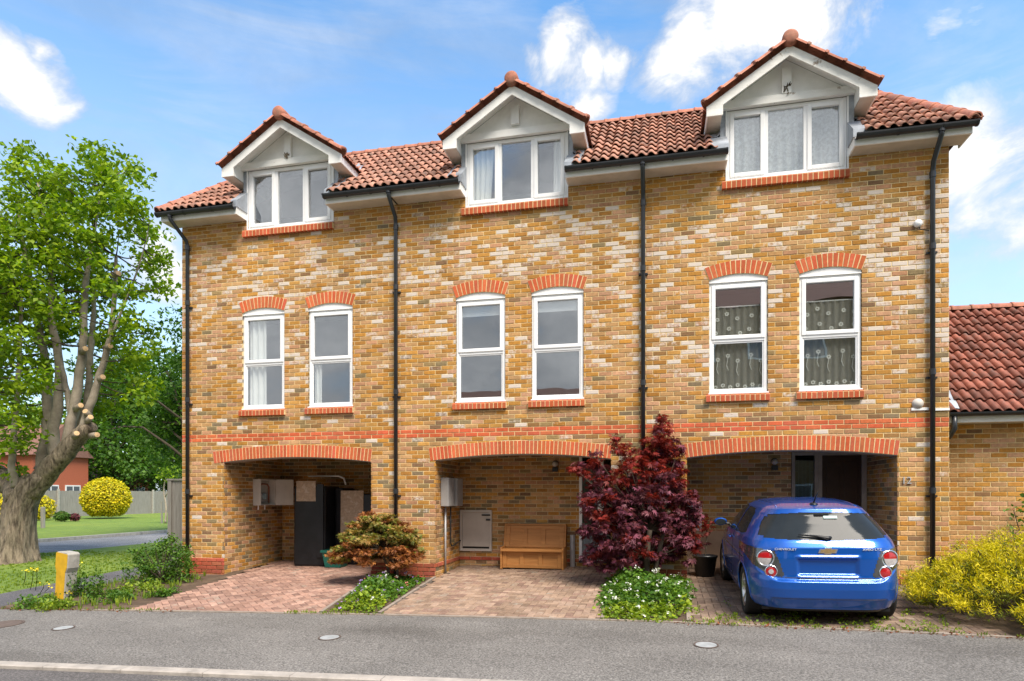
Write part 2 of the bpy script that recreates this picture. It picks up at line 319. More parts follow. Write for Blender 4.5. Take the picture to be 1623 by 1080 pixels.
Mt = dict(
    brick1=tintmat('brick', True), brickN=tintmat('brick_joined', False),
    red1=tintmat('red_brick', True, (.55, .4, .33), v=.18),
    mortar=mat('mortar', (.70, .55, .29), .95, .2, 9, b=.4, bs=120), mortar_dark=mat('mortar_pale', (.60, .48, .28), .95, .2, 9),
    sidebrick=brickwall_mat('side_brick'),
    tile=mat('clay_tile', (.39, .19, .13), .75, .3, 9, (.19, .125, .10), (.50, .72), .3, 70, rnd=.35),
    tile2=mat('clay_tile_red', (.26, .088, .058), .75, .3, 9, (.14, .085, .07), (.5, .72), .3, 70, rnd=.35),
    vtile=mat('verge_tile', (.39, .15, .095), .8, .28, 12, (.25, .15, .10), (.52, .72), .35, 60, rnd=.18),
    deck=mat('roof_underlay', (.12, .06, .045), .95),
    white=mat('white_pvc', (.86, .86, .86), .3, .03, 4), wood_white=mat('white_painted_wood', (.84, .83, .80), .6, .06, 5, (.60, .57, .50), (.62, .85), .15, 40),
    soffit=mat('soffit_board', (.60, .54, .46), .7, .12, 4, (.42, .36, .28), (.55, .8)),
    peel=mat('peeling_white_paint', (.82, .81, .77), .7, .08, 7, (.33, .26, .20), (.60, .66), .4, 40, stretch=(.5, 1, 2.2)),
    lead=mat('lead_flashing', (.33, .36, .40), .45, .3, 5, (.52, .55, .60), (.5, .7), .2, 20, metal=.25),
    black=mat('black_plastic', (.022, .024, .028), .35, .2, 6, spec=.5),
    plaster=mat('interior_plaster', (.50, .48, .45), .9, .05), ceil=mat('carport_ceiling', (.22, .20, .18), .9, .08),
    glass=glassmat('window_glass'), glass_dark=glassmat('door_glass', .09, (.75, .8, .8)),
    curtain=mat('white_curtain', (.84, .84, .82), .9, .06, 3), blind=mat('roller_blind', (.70, .72, .74), .9, .04),
    net=netmat('net_curtain', (.62, .60, .54), .62), net2=netmat('lace_curtain', (.78, .82, .84), .80, 20), flower=mat('lace_motif', (.80, .79, .74), .9),
    earth=mat('soil', (.085, .055, .035), .95, .35, 5, (.16, .11, .07), (.5, .7), .6, 30),
    asphalt=asphalt_mat('pavement_asphalt', (.150, .139, .127)), road=asphalt_mat('road_asphalt', (.11, .10, .095), .35), lane=asphalt_mat('lane_asphalt', (.20, .20, .21), .3),
    path=asphalt_mat('path_asphalt', (.095, .09, .095), .3),
    kerb=mat('concrete_kerb', (.36, .32, .28), .9, .2, 7, (.22, .19, .16), (.55, .75), .4, 80), conc=mat('concrete', (.36, .34, .30), .9, .2, 9, (.22, .22, .20), (.55, .7), .4, 60),
    edging=mat('edging_concrete', (.27, .22, .18), .95, .25, 7, b=.3),
    bed=mat('paver_joint_sand', (.075, .055, .042), .95, .3, 4, (.06, .075, .03), (.55, .7)),
    paver1=tintmat('paver', True, (.30, .27, .22), .9, 110, .3), paverN=tintmat('paver_joined', False, (.30, .27, .22), .9, 110, .3),
    grass=grassmat('lawn', (.11, .18, .018), (.19, .26, .03)), rough_grass=grassmat('rough_grass', (.06, .10, .02), (.12, .16, .04)),
    yellow_line=mat('worn_yellow_line', (.48, .42, .26), .9, .15, 6, (.10, .095, .09), (.52, .62)),
    iron=mat('iron_cover', (.31, .32, .32), .6, .2, 12), rust=mat('rusty_cover', (.11, .08, .065), .8, .3, 12),
    bark=barkmat('bark', (.065, .048, .034), (.31, .25, .19)), bark_pale=mat('bark_smooth', (.33, .275, .215), .9, .3, 5, (.17, .135, .10), (.5, .7), .5, 22),
    bark_dark=mat('bark_dark', (.09, .07, .05), .95, .3, 5), cut=mat('cut_wood', (.60, .40, .22), .8, .15, 20),
    oak=woodmat('oak_bench', (.40, .165, .04), (.58, .265, .075), 0), fence=woodmat('grey_fence_wood', (.19, .17, .145), (.31, .285, .25), 2),
    hatch=mat('cream_hatch_paint', (.55, .51, .46), .6, .08, 4), steel=mat('galvanised', (.45, .45, .46), .5, .15, 8, metal=.3), greybox=mat('meter_box_grey', (.30, .29, .28), .6, .1),
    meterwhite=mat('meter_box_cream', (.60, .56, .50), .6, .08), foil=mat('black_wrap', (.012, .012, .015), .38, .3, 4, b=.3, bs=9), fabric=mat('tan_fabric', (.42, .31, .22), .95, .2, 22, (.52, .42, .33), (.55, .6)),
    green=mat('green_recycling_box', (.01, .115, .085), .45, .1), copper=mat('gas_pipe', (.30, .12, .07), .5), gauge=mat('gauge_face', (.30, .42, .45), .4, .3, 30),
    door_brown=mat('dark_door', (.045, .022, .014), .5, .2), greyframe=mat('weathered_frame', (.34, .30, .26), .7, .15), render=mat('pinkish_render', (.50, .33, .22), .9, .1), brass=mat('brass', (.6, .42, .15), .3, .1, metal=1.),
    yellow=mat('yellow_paint', (.62, .36, .012), .6, .15, 8, (.36, .30, .22), (.62, .72)),
    paint=carmat(), cglass=mat('car_glass', (.022, .026, .029), .08, .1, spec=.14), tyre=mat('tyre_rubber', (.018, .018, .019), .8, .2, 20), alloy=mat('alloy_wheel', (.58, .58, .60), .28, .08, metal=.9),
    chrome=mat('chrome', (.78, .78, .80), .1, .03, metal=1.), letter=mat('silver_lettering', (.80, .81, .83), .35, .03, metal=.35), cblack=mat('car_black_trim', (.012, .012, .013), .4), housing=mat('lamp_housing', (.045, .047, .05), .18, .2, spec=.8, coat=1.), redlens=mat('red_lens', (.42, .008, .012), .1, .15, 30, spec=.8, coat=1.), clearlens=mat('clear_lens', (.46, .43, .42), .1, .2, 40, spec=.8, coat=1.), gold=mat('gold_badge', (.66, .46, .22), .25, .05, metal=.8), sticker=mat('pale_sticker', (.45, .58, .55), .6),
    interior=mat('car_interior', (.03, .03, .032), .9),
    shrub_core=mat('shrub_core', (.10, .09, .015), .95, .3, 12), facing_brick=mat('facing_house_brick', (.27, .17, .085), .9, .3, 9), hedge_brick=mat('red_house_brick', (.36, .10, .05), .9, .25, 14), hroof=mat('house_roof', (.20, .10, .075), .9, .2, 6), hwhite=mat('house_white', (.70, .70, .68), .8), pane_far=mat('far_pane', (.05, .06, .07), .1, spec=.8),
)

# ------------------------------------------------------------------ the ground
def breaks(a, b, step, extra):
    v = [a]; 
    while v[-1]+step < b-1e-6: v.append(v[-1]+step)
    v.append(b); v += [e for e in extra if a < e < b]; return sorted(set(round(t, 5) for t in v))
def sheet(name, x0, x1, y0, y1, off, m, step=2., fx=None, **kw):
    xs = breaks(x0, x1, step, (-6, 5, 14)); ys = breaks(y0, y1, step, (-6, 1.6)); mb = MB()
    vs = [(x, y, g(x, y)+off) for y in ys for x in xs]; n = len(xs)
    mb.add(vs, [(j*n+i, j*n+i+1, (j+1)*n+i+1, (j+1)*n+i) for j in range(len(ys)-1) for i in range(n-1)]); return mb.build(name, m, **kw)
def strip(name, la, lb, off, m, n=24, cross=6, parent=None, thick=0., **kw):
    "ground sheet between two polylines"
    def res(l, k):
        l = [Vector(p[:2]) for p in l]; d = [0]
        for i in range(1, len(l)): d.append(d[-1]+(l[i]-l[i-1]).length)
        out = []
        for j in range(k+1):
            t = d[-1]*j/k; i = max(i for i in range(len(l)) if d[i] <= t+1e-9); i = min(i, len(l)-2)
            out.append(l[i].lerp(l[i+1], (t-d[i])/(d[i+1]-d[i])))
        return out
    A = res(la, n); B = res(lb, n); vs = []; mb = MB()
    for a, b in zip(A, B):
        for k in range(cross+1):
            p = a.lerp(b, k/cross); vs.append((p.x, p.y, g(p.x, p.y)+off))
    w = cross+1; fs = [(j*w+i, j*w+i+1, (j+1)*w+i+1, (j+1)*w+i) for j in range(n) for i in range(cross)]
    mb.add(vs, fs)
    if thick:
        for idx in (range(0, (n+1)*w, w), range(cross, (n+1)*w, w)):
            idx = list(idx); lo = [(vs[i][0], vs[i][1], vs[i][2]-thick) for i in idx]; hi = [vs[i] for i in idx]; k = len(idx)
            mb.add(hi+lo, [(i, i+1, k+i+1, k+i) for i in range(k-1)])
    return mb.build(name, m, parent, **kw)
def gauss(x): return x
# one sheet to the horizon, in rings so that the near part stays fine
def big_ground():
    xs = [-700, -300, -120, -60, -32, -20, -11, -6, -3, 0, 3, 5, 8, 11, 14, 18, 30, 60, 160, 400, 700]
    ys = [-500, -200, -80, -30, -14, -6, -4, -2, 0, 1.6, 5, 10, 20, 35, 60, 120, 300, 700]
    mb = MB(); n = len(xs)
    mb.add([(x, y, g(x, y)-.09) for y in ys for x in xs], [(j*n+i, j*n+i+1, (j+1)*n+i+1, (j+1)*n+i) for j in range(len(ys)-1) for i in range(n-1)])
    mb.build('ground', Mt['rough_grass'], kind='structure')
big_ground()
EDGE = [at(-260, 962), at(20, 966), at(200, 968), at(620, 975), at(1030, 985), at(1500, 1005), at(1760, 1019)]
EDGE = [Vector((EDGE[0].x-8, EDGE[0].y, 0))]+EDGE+[Vector((EDGE[-1].x+9, EDGE[-1].y-.3, 0))]
def edge_y(x):
    for a, b in zip(EDGE[:-1], EDGE[1:]):
        if a.x <= x <= b.x: return a.y+(b.y-a.y)*(x-a.x)/(b.x-a.x)
    return EDGE[-1].y
K0, K1 = at(0, 1048), at(500, 1067)
def kerb_y(x): return K0.y+(K1.y-K0.y)*(x-K0.x)/(K1.x-K0.x)
xs_ = [-14+.5*i for i in range(75)]
strip('pavement', [(x, kerb_y(x)) for x in xs_], [(x, edge_y(x)-.0) for x in xs_], 0., Mt['asphalt'], n=70, cross=6, kind='structure')
strip('road', [(x, kerb_y(x)-9) for x in xs_], [(x, kerb_y(x)-.13) for x in xs_], -.035, Mt['road'], n=40, cross=6, kind='structure')
# kerb stones, each one laid singly
kerb = empty('kerb', (4, kerb_y(4), g(4, kerb_y(4)))); tag(kerb, kind='structure')
kx = -8.; 
while kx < 16:
    ln = .913; a = Vector((kx, kerb_y(kx)-.062, 0)); b = Vector((kx+ln, kerb_y(kx+ln)-.062, 0)); mb = MB()
    for p, q in ((a, b),):
        vs = []
        for t in (p, q):
            for dy, dz in ((-.062, -.08), (-.062, -.006), (-.05, .004), (.062, .004), (.062, -.08)):
                vs.append((t.x, t.y+dy, g(t.x, t.y+dy)+dz))
        mb.add(vs, [(0, 1, 6, 5), (1, 2, 7, 6), (2, 3, 8, 7), (3, 4, 9, 8), (0, 4, 3, 2, 1), (5, 6, 7, 8, 9)])
    mb.build('kerb_stone', Mt['kerb'], kerb); kx += .92
yl = strip('yellow_line', [(x, kerb_y(x)-.36) for x in np.arange(2.6, 6.2, .3)], [(x, kerb_y(x)-.28) for x in np.arange(2.6, 6.2, .3)], -.030, Mt['yellow_line'], n=12, cross=1, kind='structure')
# the lane and the lawns on the left
strip('lane', [(-10.8, -9), (-10.8, 60)], [(-7.05, -9), (-7.05, 60)], -.02, Mt['lane'], n=60, cross=4, kind='structure')
lk = empty('lane_kerb', (-10.9, 6, g(-10.9, 6))); tag(lk, kind='structure')
for i in range(24):
    y0 = -2+i*1.0; mb = MB(); z0 = g(-10.9, y0+.5); mb.box(-11.05, -10.82, y0, y0+.985, z0-.1, z0+.085); mb.build('kerb_stone', Mt['conc'], lk)
strip('footpath', [(-1.75, -3.3), (-1.72, 6)], [(-.62, -3.3), (-.62, 6)], -.012, Mt['path'], n=30, cross=4, kind='structure')
strip('verge_lawn', [(-7.03, -3.2), (-7.03, 60)], [(-1.78, -3.2), (-1.78, 60)], -.018, Mt['grass'], n=60, cross=8, kind='structure')
strip('far_lawn', [(-31, -6), (-31, 60)], [(-11.06, -6), (-11.06, 60)], .05, Mt['grass'], n=40, cross=8, kind='structure')
strip('flower_bed_soil', [(-.6, -3.3), (-.6, 2)], [(1.9, -3.3), (.8, 2)], -.006, Mt['earth'], n=20, cross=5, kind='structure')
strip('right_bed_soil', [(12.2, -3.75), (12.6, 1.2)], [(22, -4.3), (22, 1.2)], -.006, Mt['earth'], n=20, cross=8, kind='structure')

# ------------------------------------------------------------------ driveways laid in herringbone blocks
def inside(p, poly):
    r = False; j = len(poly)-1
    for i in range(len(poly)):
        (xi, yi), (xj, yj) = poly[i], poly[j]
        if (yi > p[1]) != (yj > p[1]) and p[0] < (xj-xi)*(p[1]-yi)/(yj-yi)+xi: r = not r
        j = i
    return r
def block_mesh(name, lx, ly, h, ch, m):
    mb = MB(); a, b = lx/2, ly/2
    mb.add([(-a,-b,-h),(a,-b,-h),(a,b,-h),(-a,b,-h),(-a,-b,-ch),(a,-b,-ch),(a,b,-ch),(-a,b,-ch),(-a+ch,-b+ch,0),(a-ch,-b+ch,0),(a-ch,b-ch,0),(-a+ch,b-ch,0)],
           [(0,1,5,4),(1,2,6,5),(2,3,7,6),(3,0,4,7),(4,5,9,8),(5,6,10,9),(6,7,11,10),(7,4,8,11),(8,9,10,11)])
    return mb.mesh(name, m)
PAV = block_mesh('paver', .196, .096, .05, .006, Mt['paver1'])
def driveway(poly, ang, pal, label, darken):
    rg = random.Random(len(label)); cx = sum(p[0] for p in poly)/len(poly); cy = sum(p[1] for p in poly)/len(poly)
    root = empty('driveway', (cx, cy, g(cx, cy))); tag(root, label, kind='structure')
    xs = [p[0] for p in poly]; mb = MB(); n = 12
    # bed of jointing sand below the blocks
    left = sorted([p for p in poly[:2]], key=lambda p: p[1]); right = sorted([p for p in poly[2:]], key=lambda p: p[1])
    strip('joint_sand', left, right, -.012, Mt['bed'], n=16, cross=10, parent=root)
    sp = .1; ca, sa = math.cos(ang), math.sin(ang); cells = []
    for i in range(-60, 61):
        for j in range(-60, 61):
            k = (i-j) % 4
            if k == 0: p = (i+1, j+.5); r = 0.
            elif k == 3: p = (i+.5, j+1); r = math.pi/2
            else: continue
            X = cx+sp*(p[0]*ca-p[1]*sa); Y = cy+sp*(p[0]*sa+p[1]*ca)
            if inside((X, Y), poly): cells.append((proj(X, Y, g(X, Y))[2], X, Y, r+ang))
    cells.sort(); many = MB()
    for q, (Zc, X, Y, r) in enumerate(cells):
        t = rg.choice(pal); k = rg.uniform(.78, 1.2); dark_amt = darken(X, Y); col = tuple(t[c]*k*(1-.45*dark_amt) for c in range(3))+(rg.uniform(0, .36) if rg.random() < .5 else 0.,)  # block colour darkened by position, set per drive
        sx = g(X+.05, Y)-g(X-.05, Y); sy = g(X, Y+.05)-g(X, Y-.05); zz = g(X, Y)+rg.uniform(-.002, .003)
        nrm = Vector((-sx/.1, -sy/.1, 1)).normalized(); rot = Vector((0, 0, 1)).rotation_difference(nrm).to_matrix() @ Matrix.Rotation(r+rg.uniform(-.02, .02), 3, 'Z')
        if q < 300: inst('paver', PAV, root, (X, Y, zz), rot.to_euler(), col)
        else:
            M4 = Matrix.Translation((X, Y, zz)) @ rot.to_4x4()
            many.add([M4 @ v.co for v in PAV.vertices][4:], [tuple(i-4 for i in p.vertices) for p in list(PAV.polygons)[4:]], col)
    many.build('paver_field', Mt['paverN'], root, kind='stuff')
    return root
e = lambda x: edge_y(x)+.05
drv = [
    ([(1.72, e(1.72)), (.95, 2.0), (4.04, 2.0), (4.66, e(4.66))], .78, [(.34, .20, .15), (.31, .185, .14), (.38, .235, .18), (.26, .155, .12)], 'pinkish block paved drive in front of the left carport', lambda x, y: 0.),
    ([(5.50, e(5.5)), (5.29, 1.45), (8.42, 1.45), (8.50, e(8.5))], .0, [(.30, .205, .145), (.27, .185, .13), (.33, .23, .17), (.25, .16, .12)], 'brown herringbone block paved drive before the wooden bench', lambda x, y: .4*max(0, (y+.2)/1.6)),  # blocks get darker towards the back wall
    ([(9.55, e(9.55)), (9.66, 1.45), (12.79, 1.45), (12.95, e(12.95))], .0, [(.24, .17, .125), (.21, .15, .11), (.27, .19, .14), (.19, .13, .10)], 'weedy brown block paved drive under the blue car', lambda x, y: .35*(math.sin(3*x)*math.cos(2.3*y)*.5+.5))]
for d in drv: driveway(*d)
# concrete edging between drives and pavement
ed = empty('edging_strip', (7, edge_y(7), g(7, edge_y(7)))); tag(ed, kind='structure')
x = 1.0
while x < 13.2:
    mb = MB(); x1 = x+.9; vs = []
    for t in (x, x1-.008):
        for dy, dz in ((-.03, -.05), (-.03, .012), (.028, .014), (.028, -.05)): vs.append((t, edge_y(t)+dy, g(t, edge_y(t))+dz))
    mb.add(vs, [(0, 1, 5, 4), (1, 2, 6, 5), (2, 3, 7, 6), (0, 3, 2, 1), (4, 5, 6, 7)]); mb.build('edging_stone', Mt['edging'], ed); x = x1
for la, lb, nm in (([(4.66, e(4.66)), (4.04, -.02)], [(5.50, e(5.5)), (5.29, -.02)], 'planter_soil'), ([(8.50, e(8.5)), (8.42, -.02)], [(9.55, e(9.55)), (9.66, -.02)], 'planter_soil')):
    strip(nm, la, lb, .004, Mt['earth'], n=12, cross=6, kind='structure')
for la in ([(4.66, e(4.66)), (4.08, -.02)], [(5.50, e(5.5)), (5.27, -.02)], [(8.50, e(8.5)), (8.44, -.02)], [(9.55, e(9.55)), (9.64, -.02)]):
    for k in range(3):
        a = Vector(la[0]).lerp(Vector(la[1]), k/3); b = Vector(la[0]).lerp(Vector(la[1]), (k+1)/3-.01)
        strip('edging_stone', [a, b], [a+Vector((.05, 0)), b+Vector((.05, 0))], .022, Mt['edging'], n=3, cross=1, parent=ed, thick=.07)

# ------------------------------------------------------------------ brickwork
CH, BL = .0755, .225; Z0 = .30
OCHRE = [(.47, .22, .042), (.51, .25, .055), (.42, .19, .038), (.50, .26, .065), (.45, .21, .048), (.52, .275, .075)]
TAN = [(.48, .275, .115), (.45, .25, .10), (.50, .295, .135), (.49, .28, .135)]
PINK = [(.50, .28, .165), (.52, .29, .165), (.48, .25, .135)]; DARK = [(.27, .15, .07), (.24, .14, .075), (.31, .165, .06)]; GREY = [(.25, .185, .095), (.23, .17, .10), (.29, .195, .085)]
RED = [(.56, .125, .05), (.52, .115, .045), (.60, .145, .06), (.54, .13, .06)]; PLINTH = [(.40, .10, .055), (.34, .085, .05), (.44, .12, .06)]
def wavy(x, z): return .5+.25*math.sin(1.7*x+.9*z+1)+.25*math.sin(2.9*z-1.1*x+2.2*math.sin(.7*x))
def brick_col(x, z, kind, rg):
    if kind == 'red': c = rg.choice(RED); return tuple(v*rg.uniform(.9, 1.1) for v in c)+(0.,)
    if kind == 'plinth': c = rg.choice(PLINTH); return tuple(v*rg.uniform(.85, 1.15) for v in c)+(0.,)
    r = rg.random(); bl = 0.; w = wavy(x, z)
    if kind == 'front':
        pb = .09+.46*math.exp(-((z-5.6)/.62)**2)*(.45+w)+.26*math.exp(-((z-4.3)/.7)**2)*(.3+w)+(.35 if x > 13.05 and z > 3.6 else 0)
        if z > 6.45: pb *= .2
        if z < 2.5: pb = .10*(.4+w)
        pd = .06 if z > 3.15 else (.22 if z > 2.2 else .09)
        if rg.random() < pb: bl = rg.uniform(.24, .62)
    elif kind == 'garage': pd = .09; bl = rg.uniform(.2, .45) if rg.random() < .04 else 0.
    else: pd = .32; bl = 0.  # carport insides: same bricks, shade put into the colour as a darker mix
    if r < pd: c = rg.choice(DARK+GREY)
    elif r < pd+(1-pd)*(.46 if z < 6.4 else .6): c = rg.choice(OCHRE)
    elif r < pd+(1-pd)*.82: c = rg.choice(TAN)
    else: c = rg.choice(PINK)
    k = rg.uniform(.84, 1.14); return tuple(v*k for v in c)+(bl,)
def cut_rects(rc, holes):
    out = [rc]
    for h in holes:
        nx = []
        for (a, b, c, d) in out:
            if b <= h[0] or a >= h[1] or d <= h[2] or c >= h[3]: nx.append((a, b, c, d)); continue
            if a < h[0]: nx.append((a, h[0], c, d))
            if b > h[1]: nx.append((h[1], b, c, d))
            m0, m1 = max(a, h[0]), min(b, h[1])
            if c < h[2]: nx.append((m0, m1, c, h[2]))
            if d > h[3]: nx.append((m0, m1, h[3], d))
        out = nx
    return [r for r in out if r[1]-r[0] > .02 and r[3]-r[2] > .018]
BRK = None
def brick_verts(a, b, c, d, dep=.03, ch=.004):
    return [(a, dep, c), (b, dep, c), (b, dep, d), (a, dep, d), (a, ch, c), (b, ch, c), (b, ch, d), (a, ch, d), (a+ch, 0, c+ch), (b-ch, 0, c+ch), (b-ch, 0, d-ch), (a+ch, 0, d-ch)]
BRF = [(0,1,5,4),(1,2,6,5),(2,3,7,6),(3,0,4,7),(4,5,9,8),(5,6,10,9),(6,7,11,10),(7,4,8,11),(8,9,10,11)]
def brick_mesh(m, name='brick', l=.213, h=.0635):
    return MB().add(brick_verts(-l/2, l/2, -h/2, h/2), BRF).mesh(name, m)
B_FRONT = brick_mesh(Mt['brick1']); B_RED = brick_mesh(Mt['red1'])
class Brickwork:
    "collects the bricks of one building; finish() makes the 300 that show largest single objects and joins the rest"
    def __init__(s, seed): s.items = []; s.rg = random.Random(seed)
    def face(s, origin, ang, a0, a1, z0, z1, kind, holes=(), special=None, proud=0., shift=0.):
        "courses on an upright plane; local a runs along the wall, outward is local -y turned by ang"
        r0 = int(math.floor((z0-Z0)/CH)); r1 = int(math.ceil((z1-Z0)/CH))
        for r in range(r0, r1):
            zb = Z0+r*CH; k = int(math.floor(a0/BL))-1
            while True:
                xa = k*BL+(BL/2 if r % 2 else 0)+shift; k += 1
                if xa >= a1: break
                kd = kind
                if special: kd = special(r, zb) or kind
                rc = (max(xa+.006, a0), min(xa+BL-.006, a1), max(zb+.006, z0), min(zb+CH-.006, z1))
                if rc[1]-rc[0] < .02 or rc[3]-rc[2] < .018: continue
                for q in cut_rects(rc, holes):
                    full = abs(q[1]-q[0]-.213) < .002 and abs(q[3]-q[2]-.0635) < .002
                    pr = proud+(.014 if kd == 'plinth' else 0.)
                    ca, sa = math.cos(ang), math.sin(ang); am = (q[0]+q[1])/2; zm = (q[2]+q[3])/2; off = s.rg.uniform(-.003, .002)-pr
                    X = origin[0]+am*ca-off*sa; Y = origin[1]+am*sa+off*ca
                    s.items.append((full, kd, X, Y, zm, ang, q[1]-q[0], q[3]-q[2], brick_col(X, zm, kd, s.rg)))
    def finish(s, parent, limit=300):
        sc = []
        for i, it in enumerate(s.items):
            px, py, Z = proj(it[2], it[3], it[4]); v = Vector((it[2]-UC, it[3]+D, it[4]-ZC)); nrm = Vector((math.sin(it[5]), -math.cos(it[5]), 0))
            a = -v.dot(nrm)/v.length**3 if -20 < px < IW+20 else 0
            if it[0]: sc.append((a, i))
        sc.sort(reverse=True); single = set(i for a, i in sc[:limit]); mb = MB()
        for i, (full, kd, X, Y, z, ang, l, h, col) in enumerate(s.items):
            j = s.rg.uniform(-.004, .004)
            if i in single: inst('brick', B_RED if kd in ('red', 'plinth') else B_FRONT, parent, (X, Y, z), (0, j, ang), col)
            else:
                ca, sa = math.cos(ang), math.sin(ang)
                mb.add([(X+v[0]*ca-v[1]*sa, Y+v[0]*sa+v[1]*ca, z+v[2]) for v in brick_verts(-l/2, l/2, -h/2, h/2)], BRF, col)
        mb.build('brickwork', Mt['brickN'], parent, kind='stuff')

# ------------------------------------------------------------------ the three townhouses
HX = [(0., 4.56), (4.56, 8.955), (8.955, 13.5)]
CARP = [(.95, 4.04, .73, 4.04, 2.0), (5.29, 8.42, 5.19, 8.42, 1.45), (9.66, 12.79, 9.63, 12.80, 1.50)]      # opening, arch, depth
WINX = [(1.355, 2.765), (5.675, 7.05), (10.01, 11.385)]; WW, WZ0, WZ1 = .905, 3.17, 4.99
DC = [2.375, 6.775, 11.185]; DW = .895; DZ0, DZ1 = 6.62, 7.77
PIPE = [.175, 4.555, 8.955, 13.255]; WTOP = 6.83
PITCH = math.radians(40); TP = math.tan(PITCH); RY, EY, EZ = 1.82, -.40, 6.985
RIDZ = EZ+(RY-EY)*TP
def roof_z(y): return EZ+(y-EY)*TP
def arc(cx, half, spring, rise):
    Rr = (half*half+rise*rise)/(2*rise); return cx, spring+rise-Rr, Rr
def voussoirs(parent, x0, x1, spring, rise, thick, n, dep=.10, m=None, rg=R):
    cx, cz, Rr = arc((x0+x1)/2, (x1-x0)/2, spring, rise); a1 = math.asin((x1-x0)/2/Rr); step = 2*a1/n; gp = .0075/Rr
    tp = (spring+rise)-(cz+Rr)
    mb = MB(); pts = []
    for i in range(n+1):
        t = -a1+i*step; pts.append((math.sin(t), math.cos(t)))
    for i in range(n):      # mortar ring just behind the faces
        (s0, c0), (s1, c1) = pts[i], pts[i+1]
        mb.prism([(cx+s0*Rr, cz+c0*Rr), (cx+s1*Rr, cz+c1*Rr), (cx+s1*(Rr+thick), cz+c1*(Rr+thick)), (cx+s0*(Rr+thick), cz+c0*(Rr+thick))], -.005, dep)
    mb.build('arch_mortar', Mt['mortar'], parent)
    t0, t1 = -step/2+gp, step/2-gp; Q = [(math.sin(t)*q, math.cos(t)*q) for t, q in ((t0, Rr+.001), (t1, Rr+.001), (t1, Rr+thick-.002), (t0, Rr+thick-.002))]
    me = MB().prism(Q, -.009, dep-.003).mesh('arch_brick', Mt['red1'])
    for i in range(n):
        t = -a1+(i+.5)*step; c = brick_col(0, 0, 'red', rg)
        inst('arch_brick', me, parent, (cx, rg.uniform(-.0015, .0015), cz), (0, t, 0), c)
    return cx, cz, Rr
SILLB = {}
def sill(parent, x0, x1, zt, h=.125, rg=R, dep=.055):
    n = max(1, round((x1-x0)/.0755)); w = (x1-x0)/n; mb = MB(); mb.box(x0+.003, x1-.003, -dep+.004, .05, zt-h+.004, zt-.014); mb.build('sill_mortar', Mt['mortar'], parent)
    k = (round(w, 4), h)
    if k not in SILLB:
        q = w/2-.007; SILLB[k] = MB().add([(-q, .04, -h), (q, .04, -h), (q, .04, 0), (-q, .04, 0), (-q, -dep, -h), (q, -dep, -h), (q, -dep, -.022), (-q, -dep, -.022), (q, -dep+.02, 0), (-q, -dep+.02, 0)],
            [(0, 1, 5, 4), (4, 5, 6, 7), (7, 6, 8, 9), (9, 8, 2, 3), (1, 2, 8, 6, 5), (0, 4, 7, 9, 3)]).mesh('sill_brick', Mt['red1'])
    for i in range(n): inst('sill_brick', SILLB[k], parent, (x0+(i+.5)*w, rg.uniform(-.002, .002), zt), (0, 0, 0), tuple(v*.85 for v in brick_col(0, 0, 'red', rg)[:3])+(0.,))
def frame_box(mb, x0, x1, z0, z1, t, y0, y1):
    mb.box(x0, x0+t, y0, y1, z0, z1); mb.box(x1-t, x1, y0, y1, z0, z1); mb.box(x0+t, x1-t, y0, y1, z0, z0+t); mb.box(x0+t, x1-t, y0, y1, z1-t, z1)
def first_floor_window(house, x0):
    x1 = x0+WW; zm = 4.055
    mb = MB(); frame_box(mb, x0+.004, x1-.004, WZ0+.022, WZ1, .05, .03, .095); mb.box(x0+.054, x1-.054, .032, .093, zm-.03, zm+.03)
    mb.box(x0-.012, x1+.012, -.014, .03, WZ0, WZ0+.022)
    w = mb.build('window', Mt['white'], house); bevel(w, .005)
    sb = MB(); frame_box(sb, x0+.040, x1-.040, zm+.014, WZ1-.036, .062, .016, .06); s_ = sb.build('sash', Mt['white'], w); bevel(s_, .008)
    sb = MB(); frame_box(sb, x0+.055, x1-.055, WZ0+.072, zm-.031, .022, .042, .07); s_ = sb.build('glazing_bead', Mt['white'], w); bevel(s_, .004)
    for z0, z1, i in ((zm+.07, WZ1-.094, .10), (WZ0+.09, zm-.05, .072)):
        p = MB().box(x0+i, x1-i, .055, .061, z0, z1).build('pane', Mt['glass'], w)
    # white board that fills the arch head
    cx, cz, Rr = arc((x0+x1)/2, WW/2, 5.04, .08); poly = [(x0+.002, WZ1+.012), (x1-.002, WZ1+.012)]
    for i in range(13):
        X = x1-.002-(WW-.004)*i/12; poly.append((X, cz+math.sqrt(Rr*Rr-(X-cx)**2)-.001))
    hb = MB().prism(poly, .016, .09).build('head_board', Mt['white'], w)
    MB().box(x0+.001, x1-.001, .004, .05, WZ1+.001, WZ1+.011).build('head_drip', Mt['wood_white'], w)
    return w

TILE_W, TILE_G = .1530, .285
def tile_mesh(m, w=TILE_W, ln=.335):
    mb = MB(); prof = []
    for i in range(11):
        t = i/10; X = t*(w+.016)
        z = .042*math.sin(math.pi*min(1, t/.66))**.8 if t < .66 else -.007*math.sin(math.pi*(t-.66)/.34)
        prof.append((X, z))
    th = .015; vs = []
    for X, z in prof: vs.append((X, 0, z+.050))           # lower (tail) end
    for X, z in prof: vs.append((X, ln, z+.008))          # head
    for X, z in prof: vs.append((X, 0, z+.050-th))
    for X, z in prof: vs.append((X, .06, z+.046-th))
    n = len(prof); fs = []
    for i in range(n-1): fs += [(i, i+1, n+i+1, n+i), (2*n+i, 2*n+i+1, i+1, i), (3*n+i, 3*n+i+1, 2*n+i+1, 2*n+i)]
    fs += [(0, n, 3*n, 2*n)]
    mb.add(vs, fs); me = mb.mesh('tile', m, True); return me
TILE = tile_mesh(Mt['tile']); TILE_R = tile_mesh(Mt['tile2'], .147, .36)
